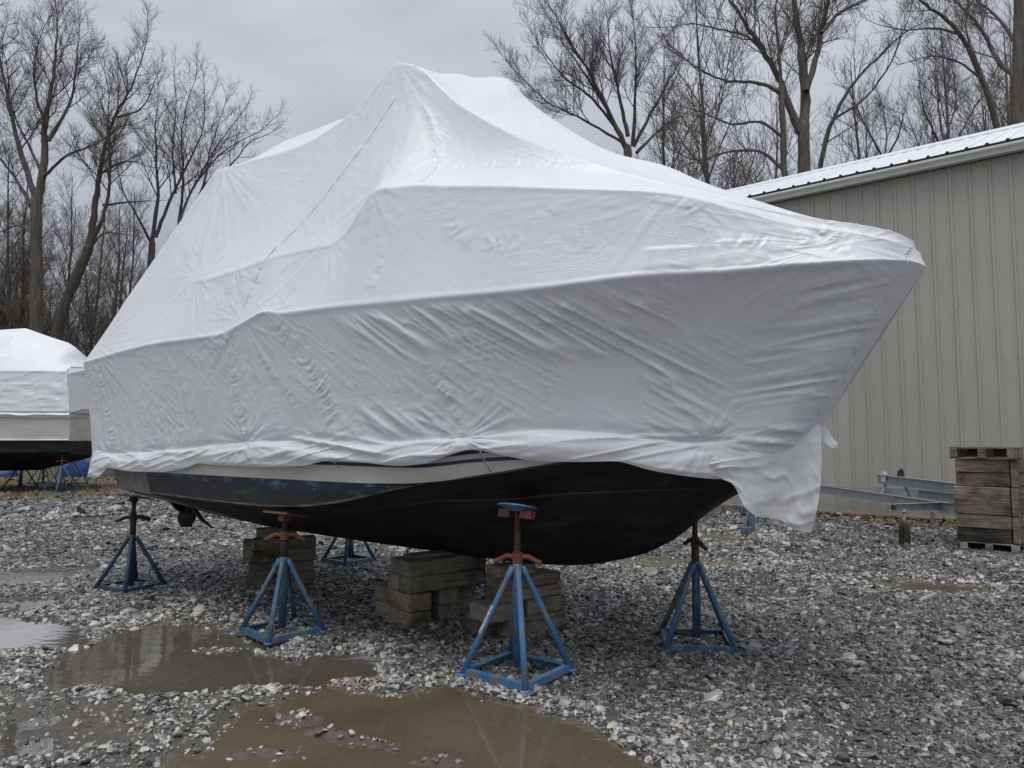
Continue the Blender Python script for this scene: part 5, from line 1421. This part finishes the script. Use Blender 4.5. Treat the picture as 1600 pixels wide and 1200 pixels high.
def yaw_of(a, b): return math.atan2(b[1] - a[1], b[0] - a[0])
stand((0.035, 4.625, 0), yaw_of((-.31, 4.58), (.38, 4.67)), .350, .675, .735, 1.050, 'bright blue jack stand with a white sticker on its leg', M['blue_a'], M['rust'], -0.35, 'disc', True, -.22, M['orange'], sticker=3)
stand((-1.76, 5.57, 0), yaw_of((-2.06, 5.53), (-1.42, 5.57)) - .06, .322, .560, .745, .905, 'faded blue jack stand with a flat orange top plate under the hull side', M['blue_b'], M['rust_dark'], 0.1, 'plate', False, -.22, M['orange'], pad_mat=M['orange'])
stand((-3.79, 7.19, 0), yaw_of((-4.01, 7.03), (-3.89, 7.65)) - 1.05, .315, .510, .70, .905, 'dark blue jack stand alone under the stern corner', M['blue_c'], M['rust_dark'], 0.15, 'plate', False, -.22)
stand((1.345, 5.29, 0), yaw_of((1.06, 5.08), (1.63, 5.53)) - .02, .345, .575, .735, 1.17, 'muddy teal blue jack stand under the bow', M['blue_b'], M['rust'], 1.2, 'plate', False, .5)
stand((-1.967, 8.70, 0), .08, .315, .52, .72, .95, 'blue jack stand on the far side of the hull behind the cribbing', M['blue_b'], M['rust_dark'], .4, 'plate')
stand((0.02, 7.25, 0), .5, .33, .55, .74, 1.0, 'blue jack stand mostly hidden behind the middle cribbing', M['blue_a'], M['rust_dark'], .9, 'plate')

# ------------------------------------------------------------------ timber cribbing
TS = [0]
def timber(parent, c, d, rz=0.0, m_=None):
    """d = (length, width, height), grain along the length"""
    R = np.random.RandomState(900 + TS[0]); TS[0] += 1
    mb = MB().box((0, 0, 0), d, 0, 0.007)
    mb.v = [(p[0], p[1] + R.normal(0, .0025), p[2] + R.normal(0, .0025)) for p in mb.v]
    return obj('timber', mb.mesh('timber'), m_ or M['wood'], parent, c, (R.normal(0, .004), R.normal(0, .004), rz + R.normal(0, .012)))
def crib(loc, rz, label, parts, group, m_=None):
    t = thing('cribbing_block', label, 'cribbing', loc, rz, group)
    for c, d, r in parts: timber(t, c, d, r, m_)
    return t
H = math.pi / 2
g = 'cribbing under the keel'
# middle pile: local x runs along the long upper block
yB = math.radians(37); oB = (-0.80, 5.63)
def at_pile(o, a, x, y, z=0): return (o[0] + x * math.cos(a) - y * math.sin(a), o[1] + x * math.sin(a) + y * math.cos(a), z)
crib(at_pile(oB, yB, .105, .30), yB, 'lower left block of the middle cribbing with its pale side showing', [((0, 0, .066), (.60, .20, .128), H), ((0, .004, .200), (.60, .205, .130), H)], g, M['wood_brown'])
crib(at_pile(oB, yB, .42, .36), yB, 'lower right block of the middle cribbing in deep shade', [((0, 0, .066), (.58, .20, .128), H), ((0, .01, .199), (.58, .20, .128), H)], g)
crib(at_pile(oB, yB, .66, .42), yB, 'shaded rear lower block of the middle cribbing', [((0, 0, .066), (.50, .18, .128), H), ((0, 0, .199), (.50, .18, .128), H)], g)
crib(at_pile(oB, yB, .385, .20, .268), yB, 'long upper block of the middle cribbing across the keel', [((0, -.09, .064), (.74, .16, .124), 0), ((0, -.09, .190), (.74, .16, .124), 0), ((-.01, .085, .064), (.74, .165, .124), 0), ((0, .085, .188), (.72, .165, .120), 0)], g)
crib(at_pile(oB, yB, .30, .20, .520), yB, 'thin wedge board on top of the middle cribbing', [((0, 0, .014), (.42, .16, .030), 0)], g)
# forward pile
yC = math.radians(35); oC = (0.02, 5.37)
crib(at_pile(oC, yC, .25, .14), yC, 'bottom block of the forward cribbing behind the sticker marked stand', [((0, 0, .072), (.53, .22, .140), 0)], g)
crib(at_pile(oC, yC, -.06, .36), yC, 'short bottom support at the back of the forward cribbing', [((0, 0, .072), (.16, .3, .140), 0)], g)
crib(at_pile(oC, yC, .02, .15, .143), yC, 'pale ended middle block of the forward cribbing', [((-.10, 0, .062), (.30, .24, .120), 0)], g, M['wood_pale'])
crib(at_pile(oC, yC, .31, .16, .143), yC, 'dark right half of the middle layer in the forward cribbing', [((0.03, 0, .062), (.36, .22, .120), 0)], g)
crib(at_pile(oC, yC, .21, .17, .266), yC, 'two timber block near the top of the forward cribbing', [((0, 0, .045), (.56, .24, .088), 0), ((0, .003, .133), (.55, .235, .086), 0)], g, M['wood_brown'])
crib(at_pile(oC, yC, .10, .19, .444), yC, 'short top block of the forward cribbing against the keel', [((0, 0, .040), (.34, .18, .080), 0)], g, M['wood_brown'])
# aft pile
yA = math.radians(20); oA = (-2.54, 7.27)
crib(at_pile(oA, yA, .0, .24), yA, 'lower left block of the aft cribbing', [((0, 0, .056), (.56, .22, .11), H), ((0, .003, .166), (.56, .215, .108), H)], g)
crib(at_pile(oA, yA, .40, .26), yA, 'lower right block of the aft cribbing', [((0, 0, .056), (.5, .26, .11), H), ((0, 0, .166), (.5, .26, .108), H)], g)
crib(at_pile(oA, yA, .24, .16, .222), yA, 'upper two timber block of the aft cribbing', [((0, 0, .060), (.62, .18, .118), 0), ((0, .004, .179), (.62, .18, .116), 0)], g, M['wood_brown'])
crib(at_pile(oA, yA, -.14, .24, .222), yA, 'upright offcut at the left side of the aft cribbing', [((.02, -.06, .115), (.09, .16, .228), 0)], g)
crib(at_pile(oA, yA, .16, .24, .462), yA, 'short top block of the aft cribbing under the keel', [((0, 0, .046), (.40, .2, .090), 0)], g)

# ------------------------------------------------------------------ crates of timber on pallets, right edge
def pallet(loc, rz, label, L, W, hgt, m_, group):
    t = thing('pallet', label, 'pallet', loc, rz, group)
    obj('added_backing_board', MB().box((0, W / 2 - .012, hgt / 2), (L - .19, .02, hgt - .04)).mesh('added_backing_board'), m_, t)  # backing board added so the pallet openings look dark
    for x in (-L / 2 + .05, 0, L / 2 - .05):
        obj('stringer', MB().box((x, 0, hgt / 2), (.085, W, hgt - .038), 0, .004).mesh('stringer'), m_, t)
    for k in range(5):
        y = -W / 2 + .06 + k * (W - .12) / 4
        obj('deck_board', MB().box((0, y, hgt - .010), (L, .10, .018)).mesh('deck_board'), m_, t)
    for y in (-W / 2 + .06, 0, W / 2 - .06):
        obj('bottom_board', MB().box((0, y, .010), (L, .10, .018)).mesh('bottom_board'), m_, t)
    return t
def crate(loc, rz, label, L, W, hgt, group, endw=.085, m_=None, stain=False):
    t = thing('timber_crate', label, 'crate', loc, rz, group)
    h2 = hgt / 2 - .003
    for k in (0, 1):
        z = hgt * (.25 + .5 * k)
        timber(t, (-endw / 2 + random.uniform(-.008, .004), -W / 2 + .05 + random.uniform(-.004, .012), z), (L - endw + random.uniform(-.012, .0), .09, h2 + random.uniform(-.008, .0)), 0, M['wood_stain'] if stain and k == 0 else (m_ or M['wood_brown']))
        timber(t, (-endw / 2, W / 2 - .05, z), (L - endw, .09, h2), 0, m_ or M['wood_brown'])
        timber(t, (-L / 2 + .05, 0, z), (W - .21, .09, h2), H, m_ or M['wood_brown'])
        timber(t, (L / 2 - .15, 0, z), (W - .21, .09, h2), H, m_ or M['wood_brown'])
    p = obj('end_post', MB().box((L / 2 - endw / 2, 0, hgt / 2), (endw - .004, W, hgt - .008), 0, .006).mesh('end_post'), m_ or M['wood_brown'], t)
    return t
gp = 'timber crates stacked by the right edge'
PA = math.radians(-37)
PX, PY = 6.42, 9.66
pallet((PX, PY, 0.0), PA, 'grey pallet on the gravel under the timber crates', .66, .66, .125, M['wood_pale'], gp)
z = .127
for lab, L, h, dx in (('bottom timber crate of the stack with a black stain', .70, .355, 0.0), ('middle timber crate of the stack with a dark upper edge', .715, .365, -.01), ('top timber crate of the stack under the pallet', .69, .36, .01)):
    crate((PX + dx, PY, z), PA + random.uniform(-.02, .02), lab, L, .66, h, gp, stain=('bottom' in lab)); z += h + .002
pallet((PX - .01, PY - .02, z), PA - .10, 'weathered pallet lying on top of the crate stack', .74, .70, .155, M['wood_brown'], gp)
PX2, PY2 = 7.20, 9.56
pallet((PX2, PY2, 0.0), PA + .05, 'pallet under the second crate stack at the picture edge', .66, .66, .125, M['wood_pale'], gp)
z = .127
for lab, h, m2 in (('bottom crate of the second stack at the picture edge', .355, None), ('middle crate of the second stack at the picture edge', .365, None), ('top dark crate of the second stack at the picture edge', .36, M['wood'])):
    crate((PX2, PY2, z), PA + random.uniform(-.03, .03), lab, .70, .66, h, gp, m_=m2); z += h + .002

# ------------------------------------------------------------------ galvanised trailer frame by the shed
tr = thing('trailer_frame', 'galvanised steel trailer frame propped on a wooden post by the shed', 'trailer', (5.72, 10.4, 0), 0)
def channel(p, q, h, w=.05):
    """C section beam from p to q, open side to +x"""
    p = Vector(p) - Vector((5.72, 10.4, 0)); q = Vector(q) - Vector((5.72, 10.4, 0))
    d = (q - p).normalized(); s = Vector((d.y, -d.x, 0)).normalized(); u = Vector((0, 0, 1)); t_ = .008
    prof = [(0, 0), (w, 0), (w, -t_), (t_, -t_), (t_, -h + t_), (w, -h + t_), (w, -h), (0, -h)]
    V = [e + s * a + u * b for e in (p, q) for a, b in prof]
    F = [[i, (i + 1) % 8, (i + 1) % 8 + 8, i + 8] for i in range(8)] + [[7, 6, 5, 4, 3, 2, 1, 0], [8, 9, 10, 11, 12, 13, 14, 15]]
    return MB().add(V, F)
obj('side_rail', channel((5.90, 13.85, .586), (6.12, 9.90, .586), .16).mesh('side_rail'), M['galv'], tr)
obj('side_rail', channel((7.15, 12.6, .586), (7.30, 10.4, .586), .16).mesh('side_rail'), M['galv'], tr)
obj('bunk_rail', channel((6.75, 13.2, .82), (6.60, 10.5, .82), .16, .07).mesh('bunk_rail'), M['galv'], tr)
obj('cross_beam', channel((7.15, 12.62, .588), (5.93, 13.5, .588), .14).mesh('cross_beam'), M['galv'], tr)
obj('cross_beam', channel((5.26, 9.95, .578), (7.25, 10.60, .578), .115).mesh('cross_beam'), M['galv'], tr)
def leg_(p, q, r=.028):
    o_ = Vector((5.72, 10.4, 0)); return MB().tube([Vector(p) - o_, Vector(q) - o_], r, 4)
M['galv_dull'] = noisy('dull_galvanised', (0.16, 0.17, 0.18), (0.26, 0.275, 0.29), 9, 0.5)
obj('strut', leg_((6.72, 12.85, .67), (6.55, 12.8, .42)).mesh('strut'), M['galv_dull'], tr)
obj('strut', leg_((6.70, 12.2, .67), (6.78, 12.15, .40)).mesh('strut'), M['galv_dull'], tr)
obj('strut', leg_((7.2, 12.3, .45), (7.2, 12.3, .0), .03).mesh('strut'), M['galv_dull'], tr)
obj('strut', leg_((7.3, 10.8, .45), (7.3, 10.8, .0), .03).mesh('strut'), M['galv_dull'], tr)
obj('bracket', MB().box((6.70 - 5.72, 12.9 - 10.4, .76), (.012, .16, .12)).box((6.71 - 5.72, 12.9 - 10.4, .85), (.05, .12, .05)).mesh('bracket'), noisy('bright_zinc', (0.6, 0.62, 0.64), (0.72, 0.74, 0.76), 9, 0.35), tr)
obj('winch', MB().tube([(1.02, 2.0, .82), (1.02, 2.0, .89), (1.02, 1.96, .95)], [.06, .055, .02], 8).mesh('winch'), M['black_iron'], tr)
obj('drop_pipe', MB().tube([(-.26, -.39, .50), (-.26, -.39, .22)], .026, 10).mesh('drop_pipe', True), M['galv'], tr)
obj('bolt', MB().tube([(-.43, -.455, .53), (-.455, -.475, .53)], .032, 8).mesh('bolt'), M['black_iron'], tr)
po = obj('prop_post', MB().tube([(0, 0, -.03), (0, 0, .30), (0, 0, .335)], [.075, .068, .064], 14).mesh('prop_post', True), M['post'], None, (5.46, 10.01, 0))
tag(po, 'short mossy round wooden post propping up the galvanised frame', 'post')
# blue stand foot seen under the loose flap
bs = thing('support_leg', 'lone blue steel foot on the gravel beyond the hanging flap', 'support', (3.76, 11.3, 0), 0.2)
f_ = MB(); f_.box((0, 0, .20), (.10, .08, .40), 0, .006); f_.box((-.08, 0, .05), (.16, .10, .10), 0, .01); f_.tube([(-.13, 0, .08), (-.02, 0, .34)], .03, 8)
obj('foot', f_.mesh('foot'), noisy('faded_blue_paint', (0.08, 0.115, 0.17), (0.14, 0.18, 0.24), 10, 0.6), bs)
obj('arm', MB().box((0, .2, .36), (.07, .5, .07), 0, .006).mesh('arm'), M['blue_b'], bs)

# ------------------------------------------------------------------ second wrapped boat, far left
B2 = (-16.4, 20.5, 0); B2R = math.radians(3)
boat2 = thing('motor_boat', 'dark bottomed boat under white wrap at the far left edge', 'boat', B2, B2R)
cov2 = thing('shrink_wrap_cover', 'white shrink wrap cover on the far left boat', 'boat cover', B2, B2R)
X2 = np.array([-5.5, -5.2, -4.5, -3.0, -1.0, 1.0, 2.0, 2.5, 3.0, 3.35, 3.7, 4.05, 4.28, 4.32])
def interp2(kx, ky, x): return np.interp(x, kx, ky)
def loft(rows, name, m_, parent, sm=True):
    """rows: list of (n,3) arrays, closed over by mirroring in y"""
    P = np.stack(rows, 1); Q = P[:, ::-1] * [1, -1, 1]
    A = np.concatenate([P, Q[:, 1:] if np.allclose(P[:, -1, 1], 0) else Q], 1)
    f = grid_faces(*A.shape[:2])
    V = A.reshape(-1, 3); n = A.shape[1]; L = A.shape[0]
    fs = [list(map(int, q)) for q in f] + [list(range(n))[::-1], [(L - 1) * n + i for i in range(n)]]
    me = bpy.data.meshes.new(name); me.from_pydata([tuple(v) for v in V], [], fs); me.update()
    return obj(name, me, m_, parent)
xx = np.linspace(-5.5, 4.32, 120)
# blunt raised end on the left (out of frame), transom on the right
hw = 1.5 * np.sqrt(np.clip(1 - ((xx + .5) / -6.2) ** 6 * (xx < -.5), 0.02, 1)); hw = np.where(xx > 3.6, 1.5 - .12 * (xx - 3.6), hw)
def R3(y, z, dx=0): return np.stack([xx + dx, y + 0 * xx, z + 0 * xx], -1)
wob = lambda s, a: (fbm(xx * 2.2, 0 * xx + s, 90 + s, 3) - .5) * a
zt = np.interp(xx, [-5.5, -4, -1.5, 0.3, 1.4, 2.16, 2.9, 3.42, 3.62, 3.95, 4.32], [3.4, 3.6, 4.2, 4.55, 4.62, 4.68, 4.42, 4.25, 4.12, 3.78, 3.50])
zm = np.interp(xx, [-5.5, -1.5, 1.5, 3.2, 4.32], [3.3, 3.8, 3.86, 3.66, 3.47])
en = smooth(3.55, 4.32, xx)
side2 = []
for k in range(16):
    t = k / 15; z_ = 2.20 + 1.10 * t
    wr = (fbm(xx * 3.5, 0 * xx + z_ * 5, 140, 3) - .5) * .05 * math.sin(t * 3.14) + .012 * np.maximum(ridge((xx + .5 * z_) / .5, 0 * xx + z_ / .12, 141), 0) ** 2
    side2.append(R3(-hw * (1.02 - .12 * t) - wr, z_, -.22 * t * en))
loft([R3(-hw * 1.01, 2.02 + wob(1, .08)), R3(-hw * 1.045, 2.10 + wob(2, .05)), R3(-hw * 1.00, 2.17 + wob(4, .03))] + side2 +
     [R3(-hw * .885, 3.34, -.24 * en), R3(-hw * .70, zm - .04 + wob(5, .03), -.3 * en), R3(-hw * .66, zm, -.3 * en), R3(-hw * .33, (zt * .66 + zm * .34) + wob(6, .04), -.26 * en), R3(0 * hw, zt, -.22 * en)], 'film_sheet', M['wrap'], cov2)
zc = np.interp(xx, [-5.5, 4.32], [1.05, 1.05]); zk = np.interp(xx, [-5.5, -3, 2.8, 4.0, 4.32], [.75, .45, .55, .86, .98])
loft([R3(-hw * .985, 1.44), R3(-hw * .99, 1.6), R3(-hw * .995, 2.16), R3(-hw * .6, 2.3), R3(0 * hw, 2.3)], 'topside', M['white_hull'], boat2)
loft([R3(-hw * 1.01, 1.40), R3(-hw * 1.025, 1.42), R3(-hw * 1.01, 1.445), R3(0 * hw, 1.445)], 'rub_rail', M['white_hull'], boat2)
xx_keep = xx
loft([R3(0 * hw, zk)[:, [0, 1, 2]] * [1, 1, 1] + np.array([0, -.001, 0]), R3(-hw * .90, zc - .02), R3(-hw * .975, 1.10), R3(-hw * .98, 1.40), R3(0 * hw, 1.40)], 'hull_bottom', M['bottom'], boat2)
g2 = 'jack stands under the far left boat'
for (x, y, r, lab, b) in ((-12.25, 19.45, .3, 'bright blue stand nearest the stern of the far left boat', M['blue_a']), (-14.35, 20.9, .7, 'dark stand in the shade under the far left boat', M['blue_c']), (-15.0, 22.9, .2, 'middle blue stand behind the dark one under the far left boat', M['blue_a']),
                          (-13.95, 22.7, .5, 'blue stand behind the stern of the far left boat', M['blue_a']), (-15.9, 20.6, .9, 'dark stand at the left picture edge under the far boat', M['blue_c'])):
    stand((x, y, 0), r, .44, .70, .86, 1.14, lab, b, M['rust'], r, 'plate', handle_mat=M['orange'], group=g2)
# tarp heaps and odds and ends in the far left background
def heap(name, label, cat, loc, size, m_, seed):
    n, m = 26, 18; V = []
    for i in range(n):
        for j in range(m):
            u = i / (n - 1) * 2 * math.pi; v = j / (m - 1)
            r = (1 - v ** 2.2) ** .5 if v < 1 else 0
            k = 1 + .35 * (float(fbm(np.array(math.cos(u) * 1.6 + 5), np.array(math.sin(u) * 1.6 + v * 2), seed, 3)) - .5)
            V.append((math.cos(u) * r * size[0] * k, math.sin(u) * r * size[1] * k, v * size[2] * k))
    o = obj(name, mesh_np(name, np.array(V), grid_faces(n, m), True), m_, None, loc)
    return tag(o, label, cat)
M['tarp'] = noisy('blue_tarp', (0.010, 0.045, 0.17), (0.022, 0.085, 0.27), 3, 0.4, 0.6, 5, 0.1)
M['white_bag'] = noisy('white_plastic', (0.5, 0.5, 0.5), (0.7, 0.7, 0.72), 3, 0.5, 0.5, 6, 0.05)
heap('tarp_heap', 'blue tarp covered heap behind the stern of the far left boat', 'tarp', (-16.3, 27.5, 0), (1.25, .8, 1.35), M['tarp'], 3)
heap('tarp_heap', 'blue and white tarp bundle low at the left picture edge', 'tarp', (-19.6, 27.0, 0), (.9, .6, .75), M['tarp'], 5)
heap('plastic_bag', 'white plastic bundle on the grass beyond the far stands', 'bag', (-17.3, 32.0, 0), (.6, .4, .35), M['white_bag'], 8)
